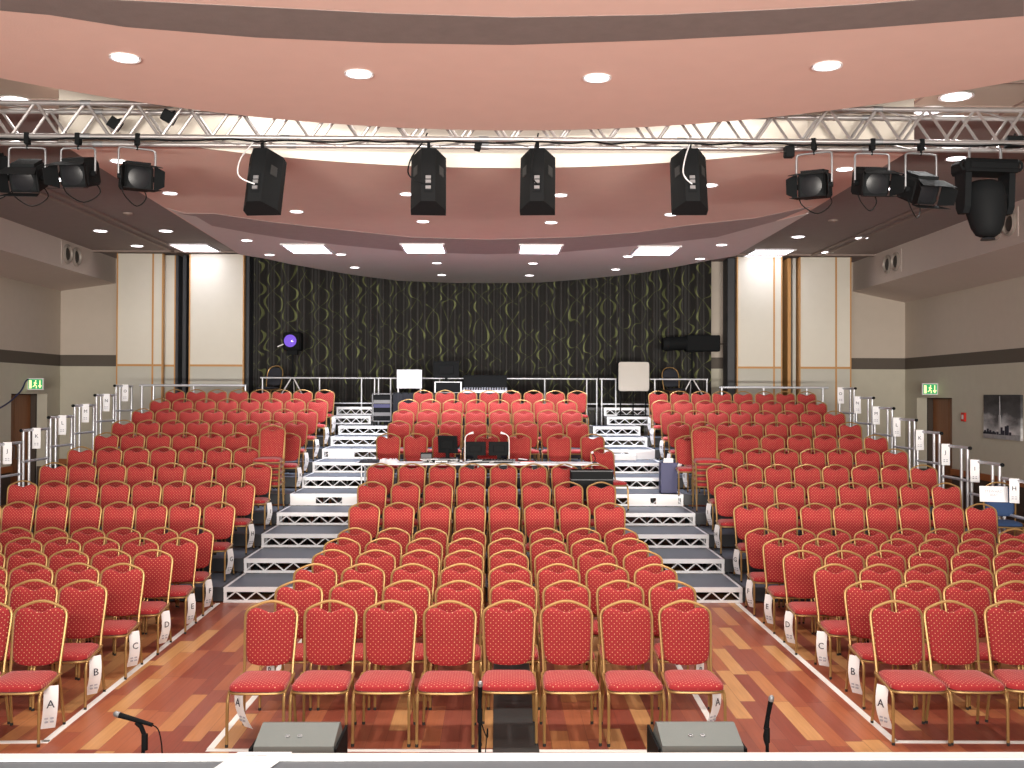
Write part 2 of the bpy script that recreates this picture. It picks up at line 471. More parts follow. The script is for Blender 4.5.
# ceiling mouldings running towards the back
for i, (x, y0, y1) in enumerate(((-7.85, 12.7, 26.3), (-7.6, 12.7, 26.3), (7.7, 12.7, 26.3), (7.95, 12.7, 26.3), (-5.32, 15.0, 25.4), (5.06, 15.0, 25.4))):
    struct('trim_%d' % (8+i), MB().box(x-.035, x+.035, y0, y1, CEIL-.05, CEIL, ch=.012), 'trimpaint')
struct('trim_14', MB().box(XL, XR, 24.95, 25.1, CEIL-.04, CEIL), 'trimpaint')
# tile grid of the near side ceilings
mb = MB()
for sx in (-1, 1):
    for k in range(4):
        yy = 9.3+k*.95
        mb.box(min(sx*4.2, sx*11), max(sx*4.2, sx*11), yy-.02, yy+.02, CEIL-.015, CEIL)
    for k in range(5):
        xx = sx*(4.9+k*1.25)
        mb.box(xx-.02, xx+.02, 5, 12.6, CEIL-.012, CEIL)
struct('trim_15', mb, 'trimpaint')
# bulkheads along the side walls
for nm, X, F, zf, zw in (('ceiling.004', XL, -9.79, 5.36, 5.16), ('ceiling.005', XR, 9.22, 5.24, 4.96)):
    poly = [(F, zf), (F, CEIL), (X, CEIL), (X, zw)]
    struct(nm, MB().prism(poly, 4.0, YB, 'y'), 'bulk')

# ------------------------------------------------------------------ ceiling fittings
def downlight(loc, r, label, group):
    t = thing('ceiling_downlight', label, 'ceiling light', loc, 0, group)
    MB().lathe([(r, -.004), (r*1.22, -.012), (r*1.22, 0), (r, 0)], 24).build('rim', 'white', t, smooth=40)
    MB().lathe([(r*.98, -.010), (r*.98, -.002)], 24).build('diffuser', 'lampglow', t)
    return t
def lights(row, z, r, group, phrase, names):
    for (px, py), nm in zip(row, names):
        p = at_z(px, py, z)
        downlight((p.x, p.y, z-.004), r*.9, '%s %s' % (nm, phrase), group)
L4 = ['leftmost', 'second from left', 'third from left', 'rightmost']
lights([(125, 57), (359, 73), (597, 77), (827, 65)], RAFT, .115, 'downlights of the near pink ceiling', 'round downlight beside the grey band of the near pink ceiling', L4)
lights([(119, 160.5), (844.5, 168.5)], RAFT, .10, 'downlights of the far pink ceiling', 'round downlight of the far pink ceiling just behind the truss lanterns', ['left', 'right'])
lights([(170, 192.6), (407, 193.5), (560, 194.6), (710, 184.6)], RAFT, .10, 'downlights of the far pink ceiling', 'round downlight in the middle row of the far pink ceiling', L4)
lights([(296.6, 211), (423, 221), (551, 222), (671, 214)], RAFT, .10, 'downlights of the far pink ceiling', 'round downlight in the row next to the curved brown band', L4)
L6 = ['leftmost', 'second from left', 'third from left', 'fourth from left', 'fifth from left', 'rightmost']
lights([(246.8, 240), (341, 254), (436.8, 262.6), (533, 263), (628, 256), (721.6, 244.4)], RAFT-.004, .10, 'downlights of the last ceiling field', 'small downlight in first row behind the light panels', L6)
lights([(269.6, 254.4), (354.7, 267), (441.7, 274.6), (529.4, 275), (615.6, 269), (700, 258.4)], RAFT-.004, .10, 'downlights of the last ceiling field', 'small downlight in last row next to the curtain', L6)
SD = [((57.6, 179), 'left side ceiling, nearest beside the hanging lantern'), ((100.4, 230.6), 'left side ceiling, near the twin round vents'),
      ((165.7, 230.6), 'left side ceiling, between moulding and light panel'), ((137, 245.6), 'left side ceiling, above the folding wall panel'),
      ((896, 188), 'right side ceiling, between the two right lanterns'), ((956, 158), 'right side ceiling, just behind the moving head lamp'),
      ((798, 236.5), 'right side ceiling, in front of the light panel'), ((861.6, 237.6), 'right side ceiling, near the far twin round vents'),
      ((827, 252), 'right side ceiling, above the folding wall panel')]
for (px, py), nm in SD:
    p = at_z(px, py, CEIL); downlight((p.x, p.y, CEIL-.004), .13, 'downlight in the '+nm, 'downlights of the side ceilings')
for (px, py), nm in (((928.5, 109), 'larger downlight above the right end of the truss'), ((956, 95), 'downlight near the right edge of the near raft'), ((16, 99), 'glaring downlight above the left end of the truss')):
    p = at_z(px, py, CEIL); t = downlight((p.x, p.y, CEIL-.016), .16, nm, 'downlights of the tiled ceiling')
    spot('tiled_ceiling_beam', (p.x, p.y, CEIL-.05), (p.x, p.y, 0), 150, 150, .8, .12)
PN = ['leftmost', 'second from left', 'third from left', 'third from right', 'second from right', 'rightmost']
for i, (px, z, sx, sy) in enumerate(((194, CEIL, .90, 1.15), (308, RAFT, .74, 1.1), (424, RAFT, .74, 1.1), (540, RAFT, .74, 1.1), (655, RAFT, .74, 1.1), (769, CEIL, .90, 1.15))):
    p = at_z(px, [247.3, 248, 247.6, 248.3, 249.8, 252.3][i], z)
    t = thing('light_panel', 'bright square ceiling light panel, %s in the row before the curtain' % PN[i], 'light panel', (p.x, p.y, z-.012), 0, 'square light panels')
    fr = MB()
    for a, b, c, d in ((-sx/2-.04, sx/2+.04, -sy/2-.04, -sy/2), (-sx/2-.04, sx/2+.04, sy/2, sy/2+.04), (-sx/2-.04, -sx/2, -sy/2, sy/2), (sx/2, sx/2+.04, -sy/2, sy/2)):
        fr.box(a, b, c, d, -.02, .006)
    fr.build('panel_frame', 'white', t)
    MB().box(-sx/2, sx/2, -sy/2, sy/2, -.012, .004).build('diffuser', 'panelglow', t)
    area('light_panel_beam', (p.x, p.y, z-.05), (p.x, p.y, 0), sx, sy, 6 if z == CEIL else 75, (.88, .91, 1.0), 120)
for (px, py), nm in (((128, 213), 'left'), ((833, 220), 'right')):
    p = at_z(px, py, CEIL)
    o = MB().lathe([(.04, -.05), (.09, -.03), (.10, -.004), (.10, 0)], 18).build('smoke_detector', 'trimpaint', smooth=40)
    o.location = (p.x, p.y, CEIL-.001); tag(o, 'small round smoke detector on the %s brown side ceiling' % nm, 'smoke detector')
# twin round vents in the bulkheads
def vent(X, py0, py1, pz, s, label):
    a = at_x(py0, pz, X); b = at_x(py1, pz, X)
    cy = (a.y+b.y)/2; W_ = abs(a.y-b.y); cz = (a.z+b.z)/2
    r_ = .15
    t = thing('air_vent', label, 'air vent', (X, cy, cz), 0, 'twin round air vents')
    MB().box(-.012 if s > 0 else 0, .0 if s > 0 else .012, -.52, .52, -.26, .26).build('vent_plate', 'bulk', t)
    for dy in (-.25, .25):
        T = Matrix.Translation((-s*.012, dy, 0)) @ Matrix.Scale(-s, 4, Vector((1, 0, 0)))
        MB().lathe([(.22, 0), (.225, .03), (.19, .06), (.18, .02)], 24, axis='x', T=T).build('nozzle_ring', 'vent', t, smooth=50)
        MB().lathe([(.17, .012), (.10, .03), (.05, .035)], 20, axis='x', T=T).build('nozzle', 'ventdark', t, smooth=50)
vent(-9.79, 60, 81, 255.5, -1, 'twin round air nozzles in the left bulkhead')
vent(9.22, 883, 903, 263, 1, 'twin round air nozzles at far end of right bulkhead')
vent(9.22, 988, 1021, 226, 1, 'twin round air nozzles behind the moving head lamp')

# ------------------------------------------------------------------ back: curtain, wall panels
mb = MB()
n = 620; x0, x1 = -6.28, 5.36
vs = []; 
for i in range(n+1):
    x = x0+(x1-x0)*i/n
    y = 25.78+.11*math.sin(x*2*PI/.34+1.1*math.sin(x*1.9))+.04*math.sin(x*2*PI/.81+1)
    vs += [(x, y-.02, 1.6), (x, y, 3.6), (x, y, 5.97)]
fs = []
for i in range(n):
    for j in range(2): fs.append((i*3+j, i*3+3+j, i*3+4+j, i*3+1+j))
nb = len(vs)
vs2 = [(a, b+.012, c) for a, b, c in vs]
fs2 = [tuple(reversed([q+nb for q in f])) for f in fs]
o = mb.add(vs+vs2, fs+fs2).build('stage_curtain', 'curtain', smooth=60)
tag(o, 'dark pleated curtain with olive green wave pattern along the back wall', 'curtain')

def wall_panel(x0, x1, y, label, strips=(), depth=.12, yr=0):
    t = thing('folding_wall_panel', label, 'wall panel', ((x0+x1)/2, y, 0), yr, 'folding wall panels')
    h = (x1-x0)/2
    MB().box(-h, h, 0, depth, 0, 3.22).build('lower_panel', 'panelgrey', t)
    MB().box(-h, h, 0, depth, 3.22, 5.94).build('upper_panel', 'panelcloth', t)
    mb = MB().box(-h, h, -.012, 0, 3.2, 3.25).box(-h-.03, -h, -.014, depth, 0, 5.94).box(h, h+.03, -.014, depth, 0, 5.94)
    for s in strips: mb.box(s-h-.02, s-h+.02, -.014, 0, .9, 5.94)
    mb.build('edge_trim', 'goldtrim', t)
    return t
def xat(px, Y): return at_y(px, 300, Y).x
wall_panel(xat(118, 25.1), xat(162, 25.1), 25.1, 'wide cream folding panel at the far left of the back wall', [xat(153, 25.1)-xat(118, 25.1)])
wall_panel(xat(164.5, 25.4), xat(174.5, 25.4), 25.4, 'narrow cream panel fold behind the far left wall panel')
wall_panel(xat(190.5, 25.1), xat(243, 25.1), 25.1, 'cream folding panel next to the left end of curtain')
wall_panel(xat(738, 25.1), xat(781, 25.1), 25.1, 'cream folding panel next to the right end of curtain', [xat(774, 25.1)-xat(738, 25.1)])
wall_panel(xat(800.5, 25.1), xat(850, 25.1), 25.1, 'wide cream folding panel at the far right of the back wall', [xat(836, 25.1)-xat(800.5, 25.1)])
for px, m_, nm in ((787, 'goldtrim', 'second'), (792, 'panelgrey', 'third'), (797, 'goldtrim', 'last')):
    x = xat(px, 25.5)
    o = MB().box(x-.04, x+.04, 25.3, 25.74, 0, 5.94).build('stacked_panel_edge', m_); tag(o, 'wooden edge of a stacked panel in right dark gap, %s' % nm, 'panel edge', 'stacked panel edges')
for x0, x1, nm in ((175.5, 179, 'left'), (183, 187, 'left gap, inner'), (245, 250, 'curtain end, left'), (727, 735, 'curtain end, right')):
    a, b = xat(x0, 25.45), xat(x1, 25.45)
    o = MB().box(a, b, 25.4, 25.9, 0, 5.95, ch=.01).build('panel_jamb', 'darkdeck'); tag(o, 'dark upright jamb beside the folding panels, %s' % nm, 'jamb', 'panel jambs')

# ------------------------------------------------------------------ stage edge and floor markings
SZ = 1.0
p = at_z(512, 753.5, SZ)
SY = p.y
struct('stage_floor', MB().box(-8, 8, -4, SY-.085, SZ-.1, SZ), 'stagegrey')
o = MB().box(-8, 8, SY-.085, SY, SZ-.12, SZ+.004, ch=.004).build('stage_nosing', 'white'); tag(o, 'white nosing strip along the edge of the grey stage', 'stage edge')
struct('trim_16', MB().box(-8, 8, SY-.06, SY-.04, 0, SZ-.12), 'darkdeck')
def strip_on(px0, py0, px1, py1, w, nm, label):
    a = at_z(px0, py0, .0); b = at_z(px1, py1, .0); d = (b-a).normalized(); s = Vector((-d.y, d.x, 0))*w/2
    o = MB().prism([(a.x+s.x, a.y+s.y), (b.x+s.x, b.y+s.y), (b.x-s.x, b.y-s.y), (a.x-s.x, a.y-s.y)], .0005, .003).build(nm, 'tape')
    return tag(o, label, 'floor tape', 'white tape lines on the wooden floor')
def wstrip(x0, y0, x1, y1, w, label):
    a = Vector((x0, y0, 0)); b = Vector((x1, y1, 0)); d = (b-a).normalized(); s = Vector((-d.y, d.x, 0))*w/2
    o = MB().prism([(a.x+s.x, a.y+s.y), (b.x+s.x, b.y+s.y), (b.x-s.x, b.y-s.y), (a.x-s.x, a.y-s.y)], .0005, .003).build('floor_tape', 'tape')
    return tag(o, label, 'floor tape', 'white tape lines on the wooden floor')
fa, fb_, fc, fd = at_z(45, 742, 0), at_z(217, 604, 0), at_z(895, 742, 0), at_z(738, 604, 0)
wstrip(fa.x, fa.y, fb_.x, T1-.02, .055, 'long white tape line along the left block of chairs')
wstrip(fc.x, fc.y, fd.x, T1-.02, .055, 'long white tape line along the right block of chairs')
wstrip(-6.5, 7.50, fa.x+.03, fa.y, .06, 'white tape line in front of the left block of chairs')
wstrip(fc.x-.03, fc.y, 6.5, 7.48, .055, 'white tape line in front of the right block of chairs')
wstrip(-2.06, 7.38, 1.62, 7.34, .055, 'white tape line in front of the centre block of chairs')
wstrip(-2.04, 7.40, -1.97, T1-.02, .05, 'white tape line along the left end of the centre rows')
wstrip(1.66, 7.36, 1.78, T1-.02, .05, 'white tape line along the right end of the centre rows')
for i, (a, b) in enumerate((((155, 703), (183, 703)), ((100, 723), (115, 719)))): pass
o = MB().box(-.02, .31, 7.0, 12.5, .004, .012).build('floor_mat', 'mat'); tag(o, 'black cable mat strip running under the centre chairs', 'floor mat')
# paper sheet on the stage
a = at_z(212, 757, SZ); b = at_z(290, 757, SZ)
t = thing('paper_sheet', 'white sheet of paper lying on the stage edge', 'paper', (0, 0, 0))
pp = [at_z(238, 753.5, SZ), at_z(292, 753.5, SZ), at_z(262, 775, SZ), at_z(206, 775, SZ)]
MB().prism([(q.x, q.y) for q in pp], SZ+.005, SZ+.007).build('sheet', 'paper', t)
mb = MB()
for i, (x, y) in enumerate(((250, 757), (262, 757.5), (245, 764), (258, 764))):
    q = at_z(x, y, SZ); mb.box(q.x-.02, q.x+.02, q.y-.003, q.y+.003, SZ+.0072, SZ+.0078)
mb.build('printed_line', 'greyink', t)

# floor wedges in front of the stage
def wedge(pxl, pxr, label):
    Y = 6.85
    a = at_y(pxl, 726, Y).x; b = at_y(pxr, 726, Y).x; w_ = (b-a)/2
    t = thing('monitor_wedge', label, 'floor monitor', ((a+b)/2, Y, 0), 0, 'floor wedge loudspeakers')
    # side profile (y, z): rear top edge high, body slopes down towards the audience
    prof = [(-.20, 0), (-.20, .275), (.06, .345), (.11, .335), (.28, .05), (.28, 0)]
    vs = []
    n = len(prof)
    for s in (-1, 1):
        for (y, z) in prof: vs.append((s*(w_-(.0 if z < .2 else .018)), y, z))
    MB().add(vs, [list(range(n)), list(range(2*n-1, n-1, -1))]+[(i, (i+1) % n, n+(i+1) % n, n+i) for i in range(n)]).build('cabinet', 'wedge', t)
    for s in (-1, 1):
        MB().box(s*w_-.012, s*w_+.004, -.21, .28, 0, .26).build('side_cheek', 'black2', t)
    for dx in (-.06, .02):
        T = Matrix.Translation((dx, -.09, .304)) @ Matrix.Rotation(R(15), 4, 'X')
        MB().lathe([(.016, 0), (.017, .006), (.008, .007), (.008, .003)], 14, T=T).build('socket', 'silver', t, smooth=40)
    MB().lathe([(.012, -.204), (.012, -.199)], 12, axis='y', T=Matrix.Translation((0, 0, .22))).build('fixing_screw', 'black', t)
wedge(258, 341, 'grey floor wedge loudspeaker before the left half of the front row')
wedge(655, 739, 'grey floor wedge loudspeaker before the right half of the front row')

# microphone stands
def mic_stand(px, py, Y, label, boom, extra=0):
    q = at_y(px, py, Y); h = q.z
    t = thing('microphone_stand', label, 'microphone stand', (q.x, Y, 0), 0, 'short microphone stands')
    bx, by, bz = boom
    MB().lathe([(.13, 0), (.13, .015), (.03, .03), (.015, .035)], 24).build('base', 'black', t, smooth=40)
    MB().cyl((0, 0, .03), (-bx*.05, 0, h-.09), .011, 10).build('pole', 'black', t, smooth=40)
    MB().tube([(-bx*.05, 0, h-.17), (-bx*.05, 0, h-.08)], .018, 10).build('clutch', 'black2', t, smooth=40)
    MB().tube([(-bx*.05, 0, h-.09), (-bx*.03, 0, h-.04), (0, 0, h-.012)], .013, 10).build('clip', 'black', t, smooth=40)
    d = Vector(boom).normalized()
    a = -d*.10; b = d*.10
    mc = MB().tube([Vector((0, 0, h))+a, Vector((0, 0, h))+b], [.011, .016], 12).build('microphone', 'black', t, smooth=40)
    MB().tube([Vector((0, 0, h))+b, Vector((0, 0, h))+d*.125, Vector((0, 0, h))+d*.135], [.018, .017, .008], 12).build('microphone_head', 'silver', mc, smooth=60)
    e = Vector((0, 0, h))+a
    MB().tube(spline([e, e-d*.04+Vector((0, 0, -.03)), e+Vector((.05, .0, -.2)), Vector((.05, .02, .3)), Vector((.03, .05, .03))]), .004, 6).build('microphone_cable', 'black', t, smooth=60)
mic_stand(136, 720, 5.9, 'short microphone stand in front of the left aisle', (-1, .05, .28))
mic_stand(480, 697, 6.9, 'upright microphone stand before the middle of the front row', (.02, -.5, 1))
mic_stand(768, 715, 6.4, 'short microphone stand in front of the right aisle', (.12, -.25, 1))

# ------------------------------------------------------------------ stage decks of the tiered seating
def truss_face(mb, x0, x1, y, z0, z1, mi):
    """white lattice of a deck riser between two chords"""
    n = max(2, int(round((x1-x0)/.125))); n += n % 2
    for i in range(n):
        xa = x0+(x1-x0)*i/n; xb = x0+(x1-x0)*(i+1)/n
        za, zb = (z0, z1) if i % 2 == 0 else (z1, z0)
        mb.tube([(xa, y, za), (xb, y, zb)], .010, 5, mi)
def deck(n, x0, x1, label, group, bright=True, depth=1.0, y0=None, plates=()):
    y = tier_y(n) if y0 is None else y0; z = n*RISE
    t = thing('stage_deck', label, 'stage deck', (0, 0, 0), 0, group)
    MB().box(x0+.03, x1-.03, y+.03, y+depth-.001, z-.03, z-.002).build('deck_board', 'decktop', t)
    fm = 'whitemetal' if bright else 'darkdeck'
    mb = MB().box(x0+.002, x1-.002, y, y+.035, z-(.055 if bright else .034), z+.001).box(x0+.002, x0+.035, y+.035, y+depth-.001, z-.034, z+.001).box(x1-.035, x1-.002, y+.035, y+depth-.001, z-.034, z+.001)
    mb.build('edge_frame', fm, t)
    if bright:
        mb = MB().box(x0+.002, x1-.002, y, y+.03, z-RISE+.003, z-RISE+.034).box(x0+.004, x0+.04, y+.002, y+.03, z-RISE+.03, z-.05).box(x1-.04, x1-.004, y+.002, y+.03, z-RISE+.03, z-.05)
        truss_face(mb, x0+.02, x1-.02, y+.018, z-RISE+.03, z-.055, 0)
        mb.build('truss_riser', 'whitemetal', t, smooth=40)
        for px, w_ in plates:
            MB().box(px-w_/2, px+w_/2, y-.006, y-.002, z-RISE+.03, z-.04).build('riser_plate', 'white', t)
    else:
        MB().box(x0+.002, x1-.002, y+.01, y+.02, z-RISE+.02, z-.03).build('riser_slats', 'darkdeck', t)
    # legs
    for lx in (x0+.06, x1-.06):
        for ly in (y+.06, y+depth-.08):
            if z > .22: MB().cyl((lx, ly, 0), (lx, ly, z-.035), .024, 8).build('leg', 'silver' if bright else 'darkdeck', t, smooth=40)
for n in range(1, 13):
    lx1 = AL1 if n <= 10 else -2.76
    lx0 = AL0 if n <= 10 else -3.62
    rx1 = AR1 if n <= 10 else 3.45
    rx0 = AR0 if n <= 9 else (2.02 if n == 10 else 2.42)
    pl = {5: ((-3.1, .4), (-2.3, .36)), 8: ((-2.95, .5),)}.get(n, ())
    pr = {5: ((2.3, .36), (2.75, .36)), 8: ((2.75, .5),)}.get(n, ())
    kw = {11: dict(depth=.68), 12: dict(depth=.34, y0=23.24)}.get(n, {})
    deck(n, lx0, lx1, '%s step up of the left aisle, grey deck on white lattice riser' % ORD[n], 'steps of the left aisle', plates=pl, **kw)
    deck(n, rx0, rx1, '%s step up of the right aisle, grey deck on white lattice riser' % ORD[n], 'steps of the right aisle', plates=pr, **kw)
for n in range(1, 10):
    d = 1.0 if n < 9 else 1.0
    deck(n, BL, AL0, '%s tier up under the left block of chairs' % ORD[n], 'tiers of the left block', False, d)
    deck(n, AL1, AR0, '%s tier up under the centre block of chairs' % ORD[n], 'tiers of the centre block', False, d)
    deck(n, AR1, BR, '%s tier up under the right block of chairs' % ORD[n], 'tiers of the right block', False, d)
deck(10, AL1, 2.0, 'equipment tier behind the last row of the centre block', 'tiers of the centre block', False, 1.9)
# rear platform
t = thing('rear_platform', 'dark raised platform in front of the curtain behind the seats', 'platform', (0, 0, 0))
MB().box(-5.75, 5.3, 23.60, 25.55, 2.19, 2.25).build('platform_deck', 'darkdeck', t)
MB().box(-5.75, 5.3, 23.62, 23.66, 1.7, 2.19).build('platform_skirt', 'curtain', t)
for lx in (-5.5, -2.5, .2, 2.6, 5.0):
    for ly in (23.8, 25.3): MB().cyl((lx, ly, 0), (lx, ly, 2.19), .03, 8).build('leg', 'darkdeck', t)
n = 60; vs = []
for i in range(n+1):
    x = 1.85+.62*i/n; vs += [(x, 22.0+.02*math.sin(i*.8), 1.70 if i < 0 else 1.69), (x, 22.05+.02*math.sin(i*.8), 2.27)]
vs2 = [(a, b+.01, c) for a, b, c in vs]
fs = [(2*i, 2*i+2, 2*i+3, 2*i+1) for i in range(n)]; fs += [tuple(reversed([q+len(vs) for q in f])) for f in fs]
# ------------------------------------------------------------------ guard rails
def rail_unit(label, group, A, B, zb, h, posts, r=.024, mid=.5, caps=True):
    A = Vector(A); B = Vector(B); L = (B-A).length
    t = thing('guard_rail', label, 'guard rail', (A.x, A.y, zb), math.atan2(B.y-A.y, B.x-A.x), group)
    MB().cyl((-.03, 0, h), (L, 0, h), r, 10).build('top_rail', 'rail', t, smooth=40)
    MB().cyl((0, 0, h*mid), (L, 0, h*mid), r*.9, 10).build('middle_rail', 'rail', t, smooth=40)
    for q in posts: MB().cyl((q*L, 0, 0), (q*L, 0, h), r*.95, 10).build('post', 'rail', t, smooth=40)
    if caps: MB().cyl((-.055, 0, h), (-.028, 0, h), r*1.15, 10).build('end_cap', 'black', t)
    return t
for n in range(4, 10):
    y = tier_y(n); rail_unit('aluminium guard rail beside the %s tier of the left block' % ORD[n], 'guard rails of the left side', (BL-.03, y+.03, 0), (BL-.03, y+.97, 0), n*RISE, 1.0, (.04, .26, .96))
for n in range(1, 10):
    y = tier_y(n); rail_unit('aluminium guard rail beside the %s tier of the right block' % ORD[n], 'guard rails of the right side', (BR+.03, y+.03, 0), (BR+.03, y+.97, 0), n*RISE, 1.0, (.04, .26, .96))
rail_unit('long guard rail behind the last row of the left block', 'rear guard rails', (-7.45, 21.62, 0), (-5.25, 21.62, 0), 9*RISE, 1.02, (.01, .12, .5, .99), caps=False)
rail_unit('long guard rail behind the last row of the right block', 'rear guard rails', (4.72, 21.62, 0), (7.0, 21.62, 0), 9*RISE, 1.02, (.01, .4, .8, .95), caps=False)
RX = [xat(v, 23.4) for v in (263, 322, 363, 375, 391, 440, 497, 545, 587, 601, 615, 655, 658, 706)]
def seg(a, b, posts, nm):
    A = xat(a, 23.4); B = xat(b, 23.4)
    rail_unit(nm, 'rear guard rails', (A, 23.4, 0), (B, 23.4, 0), 9*RISE, 1.215, [(xat(q, 23.4)-A)/(B-A) for q in posts], r=.02, mid=.53, caps=False)
seg(262, 376, (263, 320, 362, 375), 'guard rail before the curtain behind the left aisle')
seg(378, 496, (379, 391, 440, 495), 'guard rail before the curtain behind the equipment table')
seg(499, 598, (500, 545, 587, 597), 'guard rail before the curtain behind right half of centre block')
seg(601, 708, (602, 616, 655, 707), 'guard rail before the curtain behind the right aisle')

# ------------------------------------------------------------------ banquet chair
def pad(outline, place, t, dome, m, name, parent, back_dome=0.0):
    """upholstered pad: outline in 2-D, place(u, v, w) -> 3-D point, w = thickness direction"""
    cx = sum(p[0] for p in outline)/len(outline); cy = sum(p[1] for p in outline)/len(outline)
    rings = [(.93, 0), (1, .25*t), (1, .7*t), (.965, .95*t), (.86, t+dome*.45), (.55, t+dome*.9)]
    vs = []; n = len(outline)
    for s, d in rings:
        for (x, y) in outline: vs.append(place(cx+(x-cx)*s, cy+(y-cy)*s, d))
    fs = []
    for i in range(len(rings)-1):
        for j in range(n): fs.append((i*n+j, i*n+(j+1) % n, (i+1)*n+(j+1) % n, (i+1)*n+j))
    vs.append(place(cx, cy, t+dome)); c = len(vs)-1
    for j in range(n): fs.append(((len(rings)-1)*n+j, (len(rings)-1)*n+(j+1) % n, c))
    fs.append(list(range(n-1, -1, -1)))
    return MB().add(vs, fs).build(name, m, parent, smooth=50)

def back_y(z):      # the back frame leans away from the seat
    return .185+(z-.42)*.24
def mirror(P): return P+[(-x, z) for x, z in reversed(P) if abs(x) > 1e-6]
def make_chair(label, group, fb='fabric_back', fs_='fabric_seat', fr='gold', rounded=False):
    t = thing('banquet_chair', label, 'chair', (0, 0, 0), 0, group)
    if not rounded:
        half = [(0, .853), (.03, .860), (.06, .874), (.09, .886), (.125, .889), (.155, .880), (.174, .862), (.186, .835), (.188, .79), (.185, .70), (.179, .60), (.172, .54), (.158, .503), (.125, .483), (.07, .473), (0, .470)]
        arch = [(.183, .40), (.184, .50), (.190, .62), (.196, .74), (.1985, .80), (.1965, .838), (.183, .868), (.152, .890), (.105, .911), (.06, .927), (.025, .934), (0, .935)]
    else:
        half = [(0, .905), (.06, .902), (.115, .885), (.16, .85), (.182, .80), (.19, .74), (.19, .62), (.186, .55), (.165, .51), (.12, .49), (0, .485)]
        arch = [(.188, .40), (.197, .50), (.205, .62), (.208, .74), (.202, .80), (.182, .86), (.145, .905), (.09, .935), (.045, .945), (0, .948)]
    out = mirror(half)
    def pb(u, v, w_): return (u, back_y(v)+.014-w_-.012*math.cos(u/.2*PI/2), v)
    pad(out, pb, .032, .012, fb, 'backrest', t)
    so = [(0, -.262), (.10, -.260), (.165, -.248), (.192, -.222), (.203, -.185), (.202, -.10), (.198, 0), (.188, .10), (.178, .158), (.150, .178), (.07, .182), (0, .182)]
    so = so+[(-x, y) for x, y in reversed(so) if abs(x) > 1e-6]
    pad(so, lambda u, v, w_: (u, v, .388+w_), .045, .022, fs_, 'seat', t)
    path = [(-x, back_y(z), z) for x, z in arch]+[(x, back_y(z), z) for x, z in reversed(arch) if x > 0]
    MB().tube(spline(path, 2), .0115, 7).build('back_frame', fr, t, smooth=50)
    for s in (-1, 1):
        pth = [(s*.196, .175, .412), (s*.198, .05, .398), (s*.199, -.12, .388), (s*.200, -.195, .375), (s*.201, -.232, .34), (s*.202, -.242, .27), (s*.203, -.250, .02)]
        MB().tube(spline(pth, 3), .0115, 7).tube([(s*.203, -.250, .022), (s*.203, -.251, 0)], .012, 7, 1).build('leg', [fr, 'rubber'], t, smooth=50)
        pth = [(s*.183, back_y(.40), .405), (s*.187, .20, .30), (s*.193, .232, .12), (s*.197, .25, .02)]
        MB().tube(spline(pth, 3), .0115, 7).tube([(s*.197, .25, .022), (s*.197, .251, 0)], .012, 7, 1).build('leg', [fr, 'rubber'], t, smooth=50)
    MB().tube(spline([(-.198, -.20, .380), (-.15, -.235, .380), (0, -.245, .380), (.15, -.235, .380), (.198, -.20, .380)], 3), .010, 6).tube([(-.198, -.20, .380), (-.194, 0, .384), (-.190, .16, .385), (.190, .16, .385), (.194, 0, .384), (.198, -.20, .380)], .010, 6).build('seat_frame', fr, t, smooth=50)
    return t
chair0 = make_chair('', 'red chairs')
first_used = [False]
OFF = .31   # local y of the top of the back
def fix_x(x, Y, z=.9):
    px = 497+FOC*x/Y
    return at_y(px, 394.6+FOC*(EYE-z)/Y, Y).x
def place_chair(x, ytop, z, rz, label, group):
    x = fix_x(x, ytop, z+.9)
    y = ytop-OFF
    if not first_used[0]:
        first_used[0] = True
        chair0.location = (x, y, z); chair0.rotation_euler = (0, 0, rz); chair0['label'] = label; chair0['group'] = group
        return chair0
    return dup(chair0, (x, y, z), rz, label, group)
ZA, SF, ZG = 8.013, .8687, 13.474
def row_y(i): return ZA+SF*i if i < 6 else ZG+(i-6)
def row_z(i): return 0 if i < 6 else (i-5)*RISE
LET = 'ABCDEFGHIJKLMNO'
jit = lambda a: random.uniform(-a, a)
# centre block
cen = {}
for i in range(15):
    if i in (9,): continue
    if i == 10: xs = [-1.83, -1.38, -.905, -.17, .37, 1.05, 1.61]
    else:
        off = [-1.745, -1.70, -1.715, -1.70, -1.72, -1.71, -1.74, -1.75, -1.745, 0, 0, -1.755, -1.775, -1.77, -1.535][i]
        pit = [.4588, .459, .459, .4565, .458, .459, .459, .459, .459, 0, 0, .4585, .456, .452, .458][i]
        xs = [off+k*pit for k in range(8)]
    cen[i] = xs
    for k, x in enumerate(xs):
        place_chair(x+jit(.008), row_y(i)+jit(.015), row_z(i), jit(.02),
                    'red chair with gold frame, %s from the left in %s row of the centre block' % (ORD[k+1], ORD[i+1]), 'chairs of the centre block')
place_chair(1.77, row_y(9)-.02, row_z(9), .32, 'red chair turned beside the right end of the white equipment table', 'chairs of the centre block')
